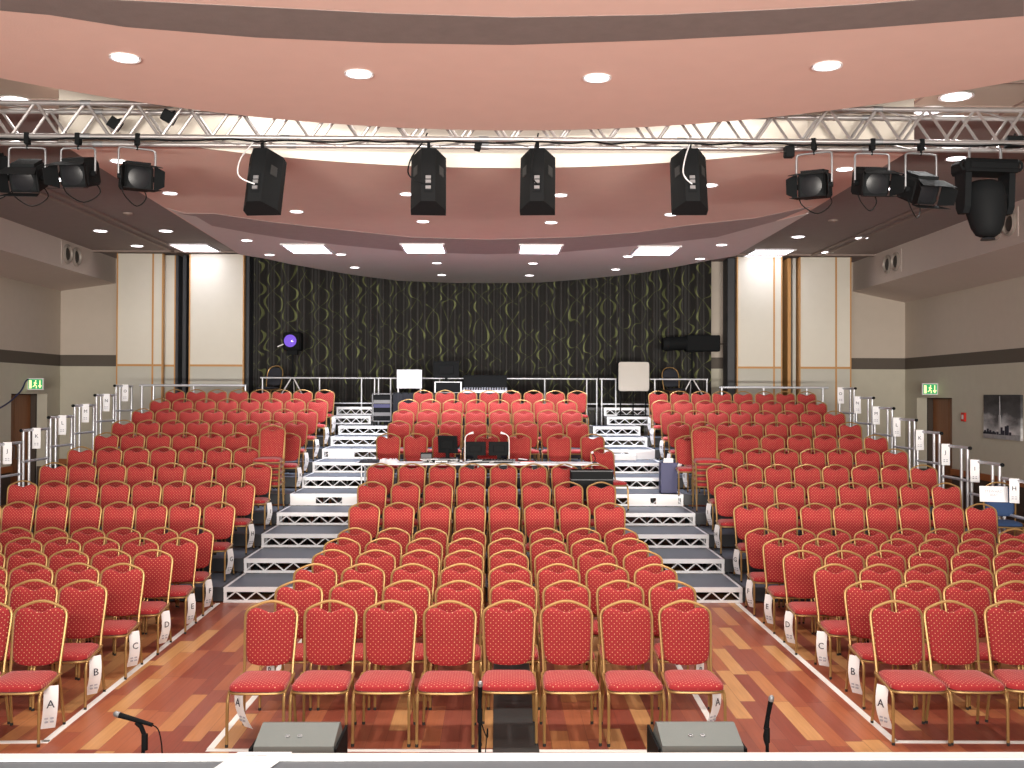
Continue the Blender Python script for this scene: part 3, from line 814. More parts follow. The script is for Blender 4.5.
# side blocks, counted outwards from the aisle
leftx = [-3.535, -3.55, -3.535, -3.53, -3.535, -3.59, -3.63, -3.60, -3.575, -3.56, -3.52, -3.59, -3.58, -3.565, -3.59]
rightx = [3.09, 3.185, 3.19, 3.14, 3.165, 3.175, 3.285, 3.25, 3.34, 3.30, 3.36, 3.255, 3.29, 3.265, 3.36]
for i in range(15):
    pl = .43+.0012*i; pr = .428+.001*i
    nl = {0: 3, 1: 4, 2: 5, 3: 6, 4: 6, 5: 7, 6: 8}.get(i, 8)
    nr = {0: 3, 1: 5, 2: 6, 3: 7, 4: 8, 5: 8}.get(i, 8)
    for k in range(nl):
        if i == 9 and k == 0: continue
        x = leftx[i]-k*pl
        if k == 0 and i < 6: rz = .05
        else: rz = .03
        place_chair(x+jit(.006), row_y(i)+jit(.012), row_z(i), rz+jit(.015),
                    'red chair with gold frame, %s from the aisle in %s row of the left block' % (ORD[k+1], ORD[i+1]), 'chairs of the left block')
    for k in range(nr):
        if i == 9 and k == 0: continue
        x = rightx[i]+k*pr
        if i == 0 and k == 2: x += .02
        place_chair(x+jit(.006), row_y(i)+jit(.012), row_z(i), -.03+jit(.015)-(.12 if (i == 0 and k == 2) else 0),
                    'red chair with gold frame, %s from the aisle in %s row of the right block' % (ORD[k+1], ORD[i+1]), 'chairs of the right block')
# stacks of spare chairs
def stack(x, ytop, z, n, rz, where):
    for k in range(n):
        pos = 'topmost' if k == n-1 else ('lowest' if k == 0 else ORD[k+1]+' from the bottom')
        place_chair(x, ytop+k*.016, z+k*.088, rz, 'red chair %s of the stack %s' % (pos, where), 'stacked chairs '+where)
stack(-3.56, row_y(9)-.16, row_z(9), 5, .03, 'beside the left aisle')
stack(3.28, row_y(9)-.16, row_z(9), 5, -.05, 'beside the right aisle')
place_chair(3.10, row_y(10)-.62, row_z(10)+.0, -.05, 'red chair standing close behind the right chair stack', 'chairs of the right block')

# blue and black chairs
bc = make_chair('dark blue chair with gold frame by right guard rail', 'dark chairs', 'blue_fabric', 'blue_fabric', 'gold', True)
SX = at_y(992, 490, row_y(7)).x
bc.location = (SX, row_y(7)-OFF-.02, row_z(7)); bc.rotation_euler = (0, 0, -.25)
kc = make_chair('round-backed black chair on rear platform beside the left spotlight', 'dark chairs', 'black_fabric', 'black_fabric', 'gold', True)
kc.location = (-5.33, 24.1, 2.25); kc.rotation_euler = (0, 0, -.35)
dup(kc, (4.17, 24.1, 2.25), .2, 'round-backed black chair on rear platform beside the long followspot')
t = thing('paper_sign', 'white paper sign over the back of dark blue chair', 'paper sign', (SX-.02, row_y(7)-.09, row_z(7)+.80), -.25)
t.rotation_euler = (R(-10), 0, -.25)
MB().box(-.185, .185, -.002, .002, -.12, .10, ch=.001).build('sheet', 'paper', t)
text_mesh('lettering', 'STEWARD\nSEAT', .05, 'greyink', t, (0, -.0035, .0), (R(90), 0, 0))

# ------------------------------------------------------------------ row letter cards
def card(x, y, z, ry, letter, label, group, w_=.10, h=.32, bend=.03, lean=0.0):
    """a hanging strip of paper, its top edge at x, y, z"""
    t = thing('row_card', label, 'row sign', (x, y, z), ry, group)
    vs = []; n = 7
    for i in range(n+1):
        q = i/n
        yy = -bend*math.sin(q*PI)*1.0+bend*1.2*q*q
        xx = lean*q*q
        for s in (-1, 1): vs.append((s*w_/2+xx, yy-.001, -h*q))
        for s in (-1, 1): vs.append((s*w_/2+xx, yy+.001, -h*q))
    fs = []
    for i in range(n):
        a = 4*i; b = a+4
        fs += [(a, a+1, b+1, b), (a+2, b+2, b+3, a+3), (a, b, b+2, a+2), (a+1, a+3, b+3, b+1)]
    fs += [(0, 2, 3, 1), (4*n, 4*n+1, 4*n+3, 4*n+2)]
    MB().add(vs, fs).build('sheet', 'paper', t, smooth=30)
    text_mesh('letter', letter, .082, 'ink', t, (lean*.2, -bend*.98-.004, -h*.40), (R(90), 0, 0))
    mb = MB()
    for dx, dz in ((-.02, -.74), (.018, -.74), (-.02, -.82), (.018, -.82)):
        mb.box(dx-.012+lean*.6, dx+.012+lean*.6, -.006-bend*.05, -.001, h*dz-.006, h*dz+.006)
    mb.build('printed_line', 'greyink', t)
for i in range(15):
    if i != 9:
        x = fix_x(leftx[i], row_y(i))+.222; y = row_y(i)-OFF-.06
        card(x, y, row_z(i)+.385, [.45, .75, .8, .95, .95, 1.0, 1.05][min(i, 6)], LET[i], 'white row card hanging from aisle chair of the %s row, left block' % ORD[i+1], 'row cards at the left aisle', lean=jit(.02))
        x = fix_x(rightx[i], row_y(i))-.222
        card(x, y, row_z(i)+.385, -[.95, .9, .7, .95, .95, 1.0, 1.05][min(i, 6)], LET[i], 'white row card hanging from aisle chair of the %s row, right block' % ORD[i+1], 'row cards at the right aisle', lean=jit(.02))
for i in (0, 1):
    card(fix_x(cen[i][0], row_y(i))-.165, row_y(i)-OFF-.02, .385, -.7, LET[i], 'white row card under leftmost chair of the %s centre row' % ORD[i+1], 'row cards of the centre block', lean=.05)
    card(fix_x(cen[i][7], row_y(i))+.165, row_y(i)-OFF-.02, .385, .7, LET[i], 'white row card under rightmost chair of the %s centre row' % ORD[i+1], 'row cards of the centre block', lean=-.05)
for n in range(4, 10):
    y = tier_y(n)+.42
    card(BL-.03+.05, y, n*RISE+1.03, .5, LET[n+5], 'white row card on the left guard rail beside the %s tier' % ORD[n], 'row cards on the guard rails', .125, .34, .02)
for n in range(2, 10):
    y = tier_y(n)+(.55 if n == 2 else .72)
    card(BR+.03-.05, y, n*RISE+1.03, -.5, LET[n+5], 'white row card on the right guard rail beside the %s tier' % ORD[n], 'row cards on the guard rails', .125, .34, .02)

# ------------------------------------------------------------------ equipment table among the centre seats
TZ = 4*RISE
TY0, TY1 = 15.72, 16.22
tx = [at_y(353, 462, TY0).x, at_y(470, 462, TY0).x, at_y(600, 462, TY0).x]
TH = .735
for k, nm in ((0, 'left'), (1, 'right')):
    t = thing('folding_table', 'white topped folding table, %s one of the pair under the control desk' % nm, 'table', ((tx[k]+tx[k+1])/2, (TY0+TY1)/2, TZ), 0, 'tables of the control desk')
    h = (tx[k+1]-tx[k])/2-.005
    MB().box(-h, h, -.25, .25, TH-.025, TH, ch=.004).build('table_top', 'white', t)
    for sx in (-1, 1):
        for sy in (-1, 1): MB().tube([(sx*(h-.12), sy*.2, TH-.025), (sx*(h-.12), sy*.22, 0)], .013, 8).build('leg', 'silver', t, smooth=40)
TT = TZ+TH
def on_table(px, Y=15.97): return at_y(px, 458, Y).x
# computer monitors
def monitor(name, x, y, z, w_, h, rz, tilt, label, back=True, group=None, col='black'):
    t = thing(name, label, 'monitor', (x, y, z), rz, group)
    T = Matrix.Translation((0, 0, .085)) @ Matrix.Rotation(tilt, 4, 'X')
    MB().box(-w_/2, w_/2, -.018, .018, 0, h, T=T, ch=.006).build('housing', col, t)
    MB().box(-w_/2+.015, w_/2-.015, .019, .021, .015, h-.015, T=T).build('screen', 'screen', t)
    MB().box(-w_*.28, w_*.28, -.04, -.016, h*.25, h*.75, T=T, ch=.008).build('rear_cover', 'black2', t)
    MB().box(-.03, .03, -.03, -.005, .0, .14).box(-.1, .1, -.08, .08, 0, .015).build('stand', 'black2', t)
    return t
monitor('flat_monitor', on_table(448), 16.0, TT+.06, .34, .27, R(-28), R(4), 'tilted black monitor on the left of the control desk')
monitor('flat_monitor', on_table(475.5, 16.05), 16.05, TT+.02, .325, .215, 0, 0, 'left one of two matching black monitors on control desk', group='twin monitors')
monitor('flat_monitor', on_table(499, 16.05), 16.05, TT+.02, .325, .215, 0, 0, 'right one of two matching black monitors on control desk', group='twin monitors')
# console pieces
def gear(name, x0, x1, y0, y1, z0, h, label, m, cat, slope=.0, knobs=0, knobm='black'):
    t = thing(name, label, cat, ((x0+x1)/2, (y0+y1)/2, z0)); w_ = (x1-x0)/2; d = (y1-y0)/2
    MB().prism([(-d, 0), (-d, h-slope), (-d+.01, h-slope+.008), (d, h), (d, 0)], -w_, w_, 'x').build('case', m, t)
    if knobs:
        mb = MB()
        for k in range(knobs):
            for r_ in range(3):
                xx = -w_+.04+(2*w_-.08)*k/max(1, knobs-1); yy = -d*.6+d*.5*r_; zz = (h-slope)+(yy+d)/(2*d)*slope
                mb.lathe([(.008, zz), (.007, zz+.014)], 8, T=Matrix.Translation((xx, yy, 0)))
        mb.build('control_knobs', knobm, t)
    MB().box(-w_*.9, w_*.9, -d-.003, -d+.001, .01, max(.02, h-slope-.015)).build('front_panel', 'black2' if m != 'black' else 'darkdeck', t)
    return t
gear('rack_unit', on_table(424), on_table(458), 15.82, 16.12, TT, .062, 'silver rack unit under the tilted monitor', 'gunmetal', 'electronics', knobs=6)
gear('control_box', on_table(421), on_table(432.5), 15.86, 15.99, TT+.0635, .09, 'small black box on the silver rack unit', 'black', 'electronics')
gear('mixing_console', on_table(469), on_table(515), 15.75, 15.92, TT, .06, 'long grey mixing console in front of twin monitors', 'gunmetal', 'mixing console', .02, 14)
gear('control_box', on_table(436), on_table(448), 15.74, 15.81, TT, .035, 'small white box before the silver rack unit', 'white', 'electronics')
def gooseneck(x, y, z, s, label):
    t = thing('gooseneck_lamp', label, 'desk lamp', (x, y, z), 0, 'gooseneck lamps of the control desk')
    MB().lathe([(.025, 0), (.025, .02), (.01, .025)], 12).build('base', 'black', t, smooth=40)
    MB().tube(spline([(0, 0, .02), (0, 0, .34), (s*.02, 0, .415), (s*.07, -.01, .45)]), .008, 8).build('neck', 'white', t, smooth=60)
    MB().tube([(s*.06, -.01, .445), (s*.13, -.02, .465)], [.012, .02], 10).build('lamp_head', 'white', t, smooth=60)
gooseneck(on_table(465, 15.96), 15.96, TT, 1, 'white gooseneck lamp at left edge of the twin monitors')
gooseneck(on_table(509, 15.96), 15.96, TT, -1, 'white gooseneck lamp at right edge of the twin monitors')
def heap(x0, x1, label, m, seed, name, cat, y0=15.78, y1=16.1, hh=.05):
    rnd = random.Random(seed); nx, ny = 16, 8; vs = []
    for j in range(ny+1):
        for i in range(nx+1):
            e = min(i, nx-i, j, ny-j); z = 0 if e == 0 else hh*(.35+.65*rnd.random())
            vs.append((x0+(x1-x0)*i/nx, y0+(y1-y0)*j/ny, TT+.001+z))
    fs = [(j*(nx+1)+i, j*(nx+1)+i+1, (j+1)*(nx+1)+i+1, (j+1)*(nx+1)+i) for j in range(ny) for i in range(nx)]
    base = [(x0, y0, TT+.0005), (x1, y0, TT+.0005), (x1, y1, TT+.0005), (x0, y1, TT+.0005)]
    o = MB().add(vs, fs).add(base, [(3, 2, 1, 0)]).build(name, m, smooth=60); return tag(o, label, cat)
heap(on_table(360), on_table(379), 'crumpled black cloth on the left end of control desk', 'black_fabric', 3, 'cloth', 'cloth')
heap(on_table(380), on_table(399), 'crumpled white cloth beside the black cloth on desk', 'paper', 4, 'cloth', 'cloth', hh=.06)
# booklets
t = thing('booklet', 'red and white booklet on desk right of twin monitors', 'booklet', (on_table(527), 15.93, TT+.001), .15)
MB().box(-.12, .12, -.1, .1, 0, .02).build('pages', 'paper', t); MB().box(-.12, .10, -.1, .1, .0205, .026).build('cover', 'red', t)
t = thing('booklet', 'black and white booklet leaning on the red one', 'booklet', (on_table(524), 16.0, TT+.028), -.2)
MB().box(-.09, .07, -.08, .08, 0, .02, T=Matrix.Rotation(R(6), 4, 'Y')).build('pages', 'black2', t); MB().box(-.08, .05, -.07, .06, .0205, .025, T=Matrix.Rotation(R(6), 4, 'Y')).build('cover', 'paper', t)
rnd = random.Random(5)
for k in range(8):
    x = on_table(430+k*11); pts = [(x, 15.76, TT+.01)]
    for j in range(5): pts.append((x+rnd.uniform(-.15, .15), 15.73+rnd.uniform(0, .12), TT+.012+rnd.uniform(0, .05)))
    o = MB().tube(spline(pts, 4), .006, 6).build('desk_cable', 'black' if k % 2 else 'cable_white', smooth=60)
    tag(o, 'loose %s cable on the control desk %s' % ('black' if k % 2 else 'white', ['before the silver rack unit', 'before the tilted monitor', 'right of the tilted monitor', 'left of the twin monitors', 'before the left twin monitor', 'between the twin monitors', 'before the right twin monitor', 'right of the twin monitors'][k]), 'cable', 'loose cables of the control desk')
# flight case resting on seats, white rod, bin
x0, x1 = at_y(570.5, 470, 14.95).x, at_y(612.5, 470, 14.95).x
t = thing('equipment_case', 'black equipment case resting on seats before the white table', 'case', ((x0+x1)/2, 14.98, row_z(8)+.457))
w_ = (x1-x0)/2
MB().box(-w_, w_, -.17, .12, 0, .43, ch=.015).build('case_body', 'black2', t)
mb = MB()
for zz in (.0, .29, .415): mb.box(-w_-.004, w_+.004, -.175, .125, zz, zz+.015)
mb.build('edge_strip', 'darkdeck', t)
MB().box(-.06, .06, -.19, -.17, .2, .23, ch=.006).build('handle', 'black', t)
a = at_y(556, 459.5, 15.73); b = at_y(571.5, 471, 15.2)
o = MB().cyl((a.x, 15.80, TT+.02), (b.x, 15.16, row_z(8)+.457+.455), .011, 8).build('white_rod', 'white', smooth=40); tag(o, 'white rod leaning from the table edge to the black case', 'rod')
t = thing('desk_microphone', 'small desk microphone at the right end of white table', 'microphone', (on_table(594.5), 15.95, TT))
MB().lathe([(.04, 0), (.04, .012), (.01, .02)], 14).tube(spline([(0, 0, .015), (.01, 0, .08), (-.03, 0, .15)]), .007, 7).build('stem', 'black', t, smooth=50)
MB().tube([(-.03, 0, .15), (-.045, 0, .175)], [.02, .022], 10).build('head', 'white', t, smooth=50)
x0, x1 = at_y(660.5, 480, 16.8).x, at_y(676.5, 480, 16.8).x
t = thing('waste_box', 'tall navy blue box with papers standing in the right aisle', 'box', ((x0+x1)/2, 16.85, 5*RISE+.001)); w_ = (x1-x0)/2
mb = MB()
mb.box(-w_, w_, -.12, -.112, 0, .5).box(-w_, w_, .112, .12, 0, .5).box(-w_, -w_+.008, -.112, .112, 0, .5).box(w_-.008, w_, -.112, .112, 0, .5).box(-w_, w_, -.12, .12, 0, .01)
mb.build('box_body', 'bluebox', t)
for k in range(5):
    T = Matrix.Translation((-.09+.045*k, jit(.05), .25)) @ Matrix.Rotation(jit(.5), 4, 'Y')
    MB().box(-.03, .03, -.002, .002, 0, .32, T=T).build('paper_roll', 'paper', t)
o = MB().box(2.22, 2.62, tier_y(8)-.3, tier_y(8)-.05, 7*RISE+.002, 7*RISE+.11, ch=.01).build('white_box', 'white'); tag(o, 'flat white box lying on a step of the right aisle', 'box')

# ------------------------------------------------------------------ equipment behind the centre block
EZ = 10*RISE
# rack
x0, x1 = at_y(372.5, 400, 21.95).x, at_y(392, 400, 21.95).x
t = thing('equipment_rack', 'open wheeled rack of electronics beside top of left aisle', 'equipment rack', ((x0+x1)/2, 22.1, EZ)); w_ = (x1-x0)/2
mb = MB()
for sx in (-1, 1):
    for yy in (-.25, .25): mb.box(sx*w_-.012*(1+sx), sx*w_+.012*(1-sx), yy-.012, yy+.012, .08, .68)
for zz in (.08, .66):
    mb.box(-w_, w_, -.262, -.238, zz, zz+.024).box(-w_, w_, .238, .262, zz, zz+.024)
mb.build('frame', 'gunmetal', t)
MB().box(-w_+.025, w_-.025, -.2, .22, .105, .65).build('inner_case', 'black', t)
for k, m_ in enumerate(('black2', 'gunmetal', 'black2', 'bluebox', 'gunmetal', 'black2')):
    MB().box(-w_+.03, w_-.03, -.235, -.2, .115+k*.088, .19+k*.088).build('rack_panel', m_, t)
for sx in (-1, 1):
    for yy in (-.2, .2): MB().lathe([(.04, -.015), (.04, .015)], 14, axis='x', T=Matrix.Translation((sx*(w_-.04), yy, .04))).build('castor', 'rubber', t)
# draped table
x0, x1 = at_y(393, 400, 21.95).x, at_y(512, 400, 21.95).x
t = thing('draped_table', 'black draped table behind the last row of centre block', 'table', ((x0+x1)/2, 22.25, EZ)); w_ = (x1-x0)/2
DT = .70
MB().box(-w_, w_, -.3, .3, DT-.03, DT).build('table_top', 'black2', t)
n = 120; vs = []
for i in range(n+1):
    x = -w_+2*w_*i/n; yy = -.315+.012*math.sin(i*.9); vs += [(x, yy, .02), (x, yy+.006, DT-.002)]
vs2 = [(a, b+.008, c) for a, b, c in vs]
fs = [(2*i, 2*i+2, 2*i+3, 2*i+1) for i in range(n)]; fs2 = [tuple(reversed([q+len(vs) for q in f])) for f in fs]
MB().add(vs+vs2, fs+fs2).build('drape', 'black_fabric', t, smooth=60)
for sx in (-1, 1):
    for sy in (-1, 1): MB().cyl((sx*(w_-.08), sy*.24, 0), (sx*(w_-.08), sy*.24, DT-.03), .015, 8).build('leg', 'darkdeck', t)
DZ = EZ+DT
def ex(px): return at_y(px, 385, 22.2).x
def ez(py): return at_y(480, py, 22.2).z
# white case
t = thing('projector_screen_box', 'white upright box on black draped table', 'box', ((ex(397)+ex(422))/2, 22.2, DZ)); w_ = (ex(422)-ex(397))/2
MB().box(-w_, w_, -.06, .06, .09, ez(370)-DZ, ch=.008).build('housing', 'screenwhite', t)
MB().box(-w_*.6, w_*.5, -.07, -.06, .11, .14).build('front_ledge', 'silver', t)
for sx in (-1, 1): MB().box(sx*(w_-.03)-.012, sx*(w_-.03)+.012, -.05, .05, 0, .1).build('foot', 'silver', t)
# rack unit + black monitor
gear('rack_unit', ex(435), ex(462), 22.0, 22.4, DZ, ez(382)-DZ, 'silver edged player unit under big black monitor', 'silver', 'electronics')
monitor('flat_monitor', (ex(433)+ex(459.5))/2, 22.2, ez(382), .56, .36, 0, 0, 'large black monitor on the black draped table')
# lighting console with lid
t = thing('lighting_console', 'lighting console with raised dark lid on draped table', 'lighting console', ((ex(463)+ex(507))/2, 22.2, DZ)); w_ = (ex(507)-ex(463))/2
MB().prism([(-.24, 0), (-.24, .05), (.2, .12), (.2, 0)], -w_, w_, 'x').build('console_body', 'screenwhite', t)
mb = MB()
for k in range(16):
    for j in range(4):
        xx = -w_+.06+(2*w_-.12)*k/15; yy = -.2+.08*j; mb.box(xx-.012, xx+.012, yy-.012, yy+.012, .055+(yy+.24)*.16, .075+(yy+.24)*.16)
mb.build('faders', 'black', t)
MB().box(-w_, w_, -.015, .015, 0, ez(374.5)-DZ-.07, T=Matrix.Translation((0, .18, .06)) @ Matrix.Rotation(R(-8), 4, 'X'), ch=.004).build('lid', 'black2', t)
# beige lidded case on stand in the right aisle
Y_ = 22.95
x0, x1 = at_y(618.5, 376, Y_).x, at_y(649, 376, Y_).x; z0, z1 = at_y(633, 391, Y_).z, at_y(633, 362, Y_).z
t = thing('case_lid_on_stand', 'beige square panel on a black stand above right aisle', 'light panel', ((x0+x1)/2, Y_, 11*RISE)); w_ = (x1-x0)/2; b_ = 11*RISE
def rrect(w, h0, h1, r): 
    P = []
    for cx, cy, a0 in ((w-r, h1-r, 0), (-w+r, h1-r, 90), (-w+r, h0+r, 180), (w-r, h0+r, 270)):
        for k in range(5): a = R(a0+22.5*k); P.append((cx+r*math.cos(a), cy+r*math.sin(a)))
    return P
MB().prism(rrect(w_, z0-b_, z1-b_, .05), -.02, .0, 'y').build('front_panel', 'beige', t)
MB().prism(rrect(w_+.02, z0-b_-.02, z1-b_+.02, .06), .002, .2, 'y').build('rear_case', 'black2', t)
mb = MB()
for sx in (-.28, .0, .28): mb.cyl((sx, .1, .03), (sx, .1, z0-b_-.015), .014, 8)
mb.box(-.34, .34, -.02, .22, 0, .03)
mb.build('stand', 'black', t)
# tripod lamps
def tripod(t, h, spread, m='white'):
    MB().cyl((0, 0, .2), (0, 0, h), .02, 10).build('pole', 'black', t, smooth=40)
    MB().cyl((0, 0, .60), (0, 0, .72), .035, 12).build('hub', 'black', t, smooth=40)
    for a in (200, 340, 90):
        d = Vector((math.cos(R(a)), math.sin(R(a)), 0))
        MB().tube([d*.03+Vector((0, 0, .66)), d*spread+Vector((0, 0, .01))], .016, 8).build('leg', m, t, smooth=40)
t = thing('followspot', 'long black followspot on tripod at right of rear platform', 'spotlight', (at_y(692, 380, 24.2).x, 24.2, 2.25))
xa, xb = at_y(662, 343, 24.2).x-t.location.x, at_y(720, 343, 24.2).x-t.location.x
z_ = at_y(690, 343, 24.2).z-2.25
tripod(t, z_-.18, .42)
MB().tube(spline([(-.12, 0, z_-.2), (-.2, 0, z_-.1), (-.2, 0, z_)]), .014, 8).tube(spline([(.12, 0, z_-.2), (.2, 0, z_-.1), (.2, 0, z_)]), .014, 8).tube([(-.14, 0, z_-.2), (.14, 0, z_-.2)], .02, 8).build('yoke', 'black', t, smooth=40)
MB().tube([(xa+.12, -.05, z_-.03), (xa+.6, 0, z_)], [.17, .16], 16).build('lens_barrel', 'black', t, smooth=40)
MB().tube([(xa, -.06, z_-.03), (xa+.13, -.05, z_-.03)], [.14, .18], 16).build('front_ring', 'black2', t, smooth=40)
MB().box(xa+.55, xb-.02, -.16, .17, z_-.2, z_+.18, ch=.03).build('lamp_housing', 'black', t)
MB().cyl((xb-.02, 0, z_-.02), (xb+.16, 0, z_-.02), .012, 8).build('handle', 'black', t)
t = thing('tripod_spotlight', 'black spotlight with purple lens on tripod at left platform', 'spotlight', (at_y(292.5, 380, 24.2).x, 24.2, 2.25))
z_ = at_y(292, 342, 24.2).z-2.25
tripod(t, z_-.2, .42)
MB().box(-.21, .21, -.12, .25, z_-.20, z_+.22, ch=.04).build('lamp_housing', 'black', t)
MB().lathe([(.17, -.15), (.17, -.11)], 24, axis='y', T=Matrix.Translation((-.03, 0, z_+.02))).build('lens_ring', 'black2', t, smooth=40)
MB().lathe([(.03, -.19), (.10, -.175), (.145, -.151)], 24, axis='y', T=Matrix.Translation((-.03, 0, z_+.02))).build('lens', 'purple', t, smooth=60)
MB().cyl((-.2, -.1, z_-.06), (-.32, -.16, z_-.12), .016, 8).build('handle', 'white', t)
MB().box(-.12, .12, -.06, .06, z_-.3, z_-.2).build('mount', 'black2', t)

# ------------------------------------------------------------------ wall things
def exit_sign(X, px, py, s, label):
    q = at_x(px, py, X-s*.16)
    t = thing('exit_sign', label, 'exit sign', (X-s*.19, q.y, q.z), 0, 'green exit signs')
    MB().box(-.19, .19, -.02, .02, -.13, .15, ch=.004).build('sign_box', 'white', t)
    MB().box(-.165, .165, -.024, -.0205, -.105, .125).build('sign_face', 'green', t)
    mb = MB()
    mb.box(-.145, -.09, -.027, -.0242, -.09, .10)                       # open door
    mb.lathe([(.016, -.027), (.016, -.0242)], 10, axis='y', T=Matrix.Translation((.01, 0, .085)))  # running figure
    for a, b in (((.005, .065), (-.01, .0)), ((-.01, .0), (.03, -.04)), ((.03, -.04), (.02, -.09)), ((-.01, .0), (-.035, -.045)), ((-.035, -.045), (-.06, -.05)), ((.0, .05), (.035, .02)), ((.0, .05), (-.035, .035))):
        mb.tube([(a[0], -.0256, a[1]), (b[0], -.0256, b[1])], .010, 5)
    mb.box(.10, .12, -.027, -.0242, -.03, .10)
    mb.prism([(.065, -.02), (.155, -.02), (.11, -.09)], -.027, -.0242, 'y')
    mb.build('pictogram', 'yellow', t)
exit_sign(XL, 34.5, 384.5, -1, 'green exit sign with running figure above the left door')
exit_sign(XR, 931, 389.5, 1, 'green exit sign with running figure above the right door')
# cable on left wall
q1 = at_x(0, 408, XL+.02); q2 = at_x(20, 392, XL+.02); q3 = at_x(27, 380, XL+.02); q4 = at_x(36, 379, XL+.02)
o = MB().tube(spline([q1-Vector((0, 2, .35)), q1, q2, q3, q4], 6), .018, 6).build('wall_cable', 'bluebox', smooth=60); tag(o, 'dark blue cable drooping along the left wall to the exit sign', 'cable')
# framed skyline canvas
a = at_x(984.5, 415, XR-.03); b = at_x(1021.5, 415, XR-.03)
y0, y1 = b.y, a.y; zt = at_x(1021.5, 394.8, XR-.03).z; zb = at_x(1021.5, 441, XR-.03).z
t = thing('canvas_picture', 'black and white skyline canvas hanging on the right wall', 'picture', (XR, (y0+y1)/2, (zt+zb)/2))
hw, hh = (y1-y0)/2, (zt-zb)/2
def sky_mat():
    m = mat('canvas_sky', (.3, .3, .3), .6); k = NT(m); v, x, y, z = k.obj()
    mp = k.n('ShaderNodeMapping'); mp.inputs['Scale'].default_value = (1, .9, 2.2); mp.inputs['Rotation'].default_value = (.5, 0, 0); k.l(v, mp.inputs[0])
    n_ = k.noise(mp.outputs[0], 2.0, 5)
    g = k.math('ADD', k.math('MULTIPLY', z, -.9), n_)
    k.l(k.ramp(g, [(.05, (.03, .03, .035)), (.45, (.10, .10, .11)), (.62, (.35, .35, .37)), (.85, (.75, .75, .77))]), k.b.inputs['Base Color'])
    return m
M['canvas_sky'] = sky_mat()
MB().box(-.05, 0, -hw, hw, -hh, hh).build('canvas', 'canvas_sky', t)
MB().box(-.056, -.051, -hw, hw, -hh, -hh+.24*hh).build('water', plaster('canvas_water', (.38, .38, .40), .6, 9, .6, 0), t)
mb = MB(); rnd = random.Random(2)
yy = -hw+.02; 
base = -hh+.24*hh
prof = [(.95, .05), (.9, .13), (.82, .06), (.75, .2), (.68, .08), (.6, .14), (.5, .05), (.42, .1), (.33, .06), (.2, .09), (.08, .22), (-.02, .3), (-.12, .16), (-.25, .36), (-.35, .4), (-.48, .1)]
for u, h_ in prof:
    c_ = hw*u; mb.box(-.058, -.0512, c_-hw*.05, c_+hw*.05, base-.02, base+h_*hh)
mb.build('skyline', 'ink', t)
tw = .08*hw
MB().box(-.059, -.0512, tw-.035*hw*1.5, tw+.035*hw*1.5, base, base+.85*hh).box(-.059, -.0512, tw-.02*hw, tw+.02*hw, base+.85*hh, base+1.45*hh).box(-.059, -.0512, tw-.008*hw, tw+.008*hw, base+1.45*hh, base+1.7*hh).build('tower', plaster('canvas_tower', (.5, .5, .52), .3, 9, .6, 0), t)
q = at_x(964.5, 417, XR)
t = thing('fire_call_point', 'small red fire call point on the right wall', 'fire alarm', (XR, q.y, q.z))
MB().box(-.045, 0, -.09, .09, -.1, .1, ch=.008).build('call_point_box', 'red', t)
MB().box(-.048, -.0455, -.045, .045, -.05, .05).build('call_point_window', 'white', t)

# ------------------------------------------------------------------ lighting truss
TYC = 11.05; TD = .17; TB = 5.25; TTP = 5.60
secs = 8; SL = 2.1
def truss_section(label):
    t = thing('lighting_truss', label, 'truss', (0, TYC, TB), 0, 'sections of the lighting truss')
    H = TTP-TB
    for yy in (-TD, TD):
        for zz in (0, H): MB().cyl((0, yy, zz), (SL, yy, zz), .027, 10).build('chord', 'truss', t, smooth=40)
    for yy in (-TD, TD):
        mb = MB(); n_ = 8
        for i in range(n_):
            a = SL*i/n_+.01; b = SL*(i+1)/n_-.01; mb.tube([(a, yy, 0 if i % 2 else H), (b, yy, H if i % 2 else 0)], .017, 6)
        mb.build('lattice', 'truss', t, smooth=40)
    for zz in (0, H):
        mb = MB(); n_ = 4
        for i in range(n_):
            a = SL*i/n_+.01; b = SL*(i+1)/n_-.01; mb.tube([(a, TD if i % 2 else -TD, zz), (b, -TD if i % 2 else TD, zz)], .010, 6)
        mb.build('lattice', 'truss', t, smooth=40)
    mb = MB()
    for yy in (-TD, TD):
        for zz in (0, H): mb.cyl((-.05, yy, zz), (.05, yy, zz), .032, 10)
    mb.build('coupler', 'silver', t, smooth=40)
    return t
t0 = None
names = ['leftmost', 'second from left', 'third from left', 'fourth from left', 'fourth from right', 'third from right', 'second from right', 'rightmost']
xs0 = -8.55
for i in range(secs):
    lb = 'square aluminium truss section, %s of the eight across the hall' % names[i]
    if t0 is None: t0 = truss_section(lb); t0.location.x = xs0
    else: dup(t0, (xs0+i*SL, TYC, TB), 0, lb)
# cable along the bottom of the truss
pts = []
rnd = random.Random(9)
for i in range(60): pts.append((-6.5+i*.22, TYC-TD-.03+rnd.uniform(-.01, .01), TB-.035+rnd.uniform(-.014, .008)))
o = MB().tube(spline(pts, 3), .011, 6).build('truss_cable', 'black', smooth=60); tag(o, 'long black cable running along the underside of the truss', 'cable')
for k, (px, py) in enumerate(((115, 124), (169, 117), (789, 152), (478, 145), (1014, 142))):
    q = at_y(px, py, TYC-.08)
    t = thing('junction_box', 'small black power box on truss, %s from the left' % ['first', 'second', 'fourth', 'third', 'fifth'][k], 'power box', tuple(q), 0, 'power boxes on the truss')
    T = Matrix.Rotation([.6, .5, 0, .2, 0][k], 4, 'Y')
    s_ = [.06, .07, .05, .035, .09][k]
    MB().box(-s_, s_, -.05, .05, -.06, .06, T=T, ch=.01).build('box_body', 'black2', t)
    MB().tube([(0, 0, .05), (.02, .02, .09)], .012, 6, T=T).build('cable_gland', 'black', t)

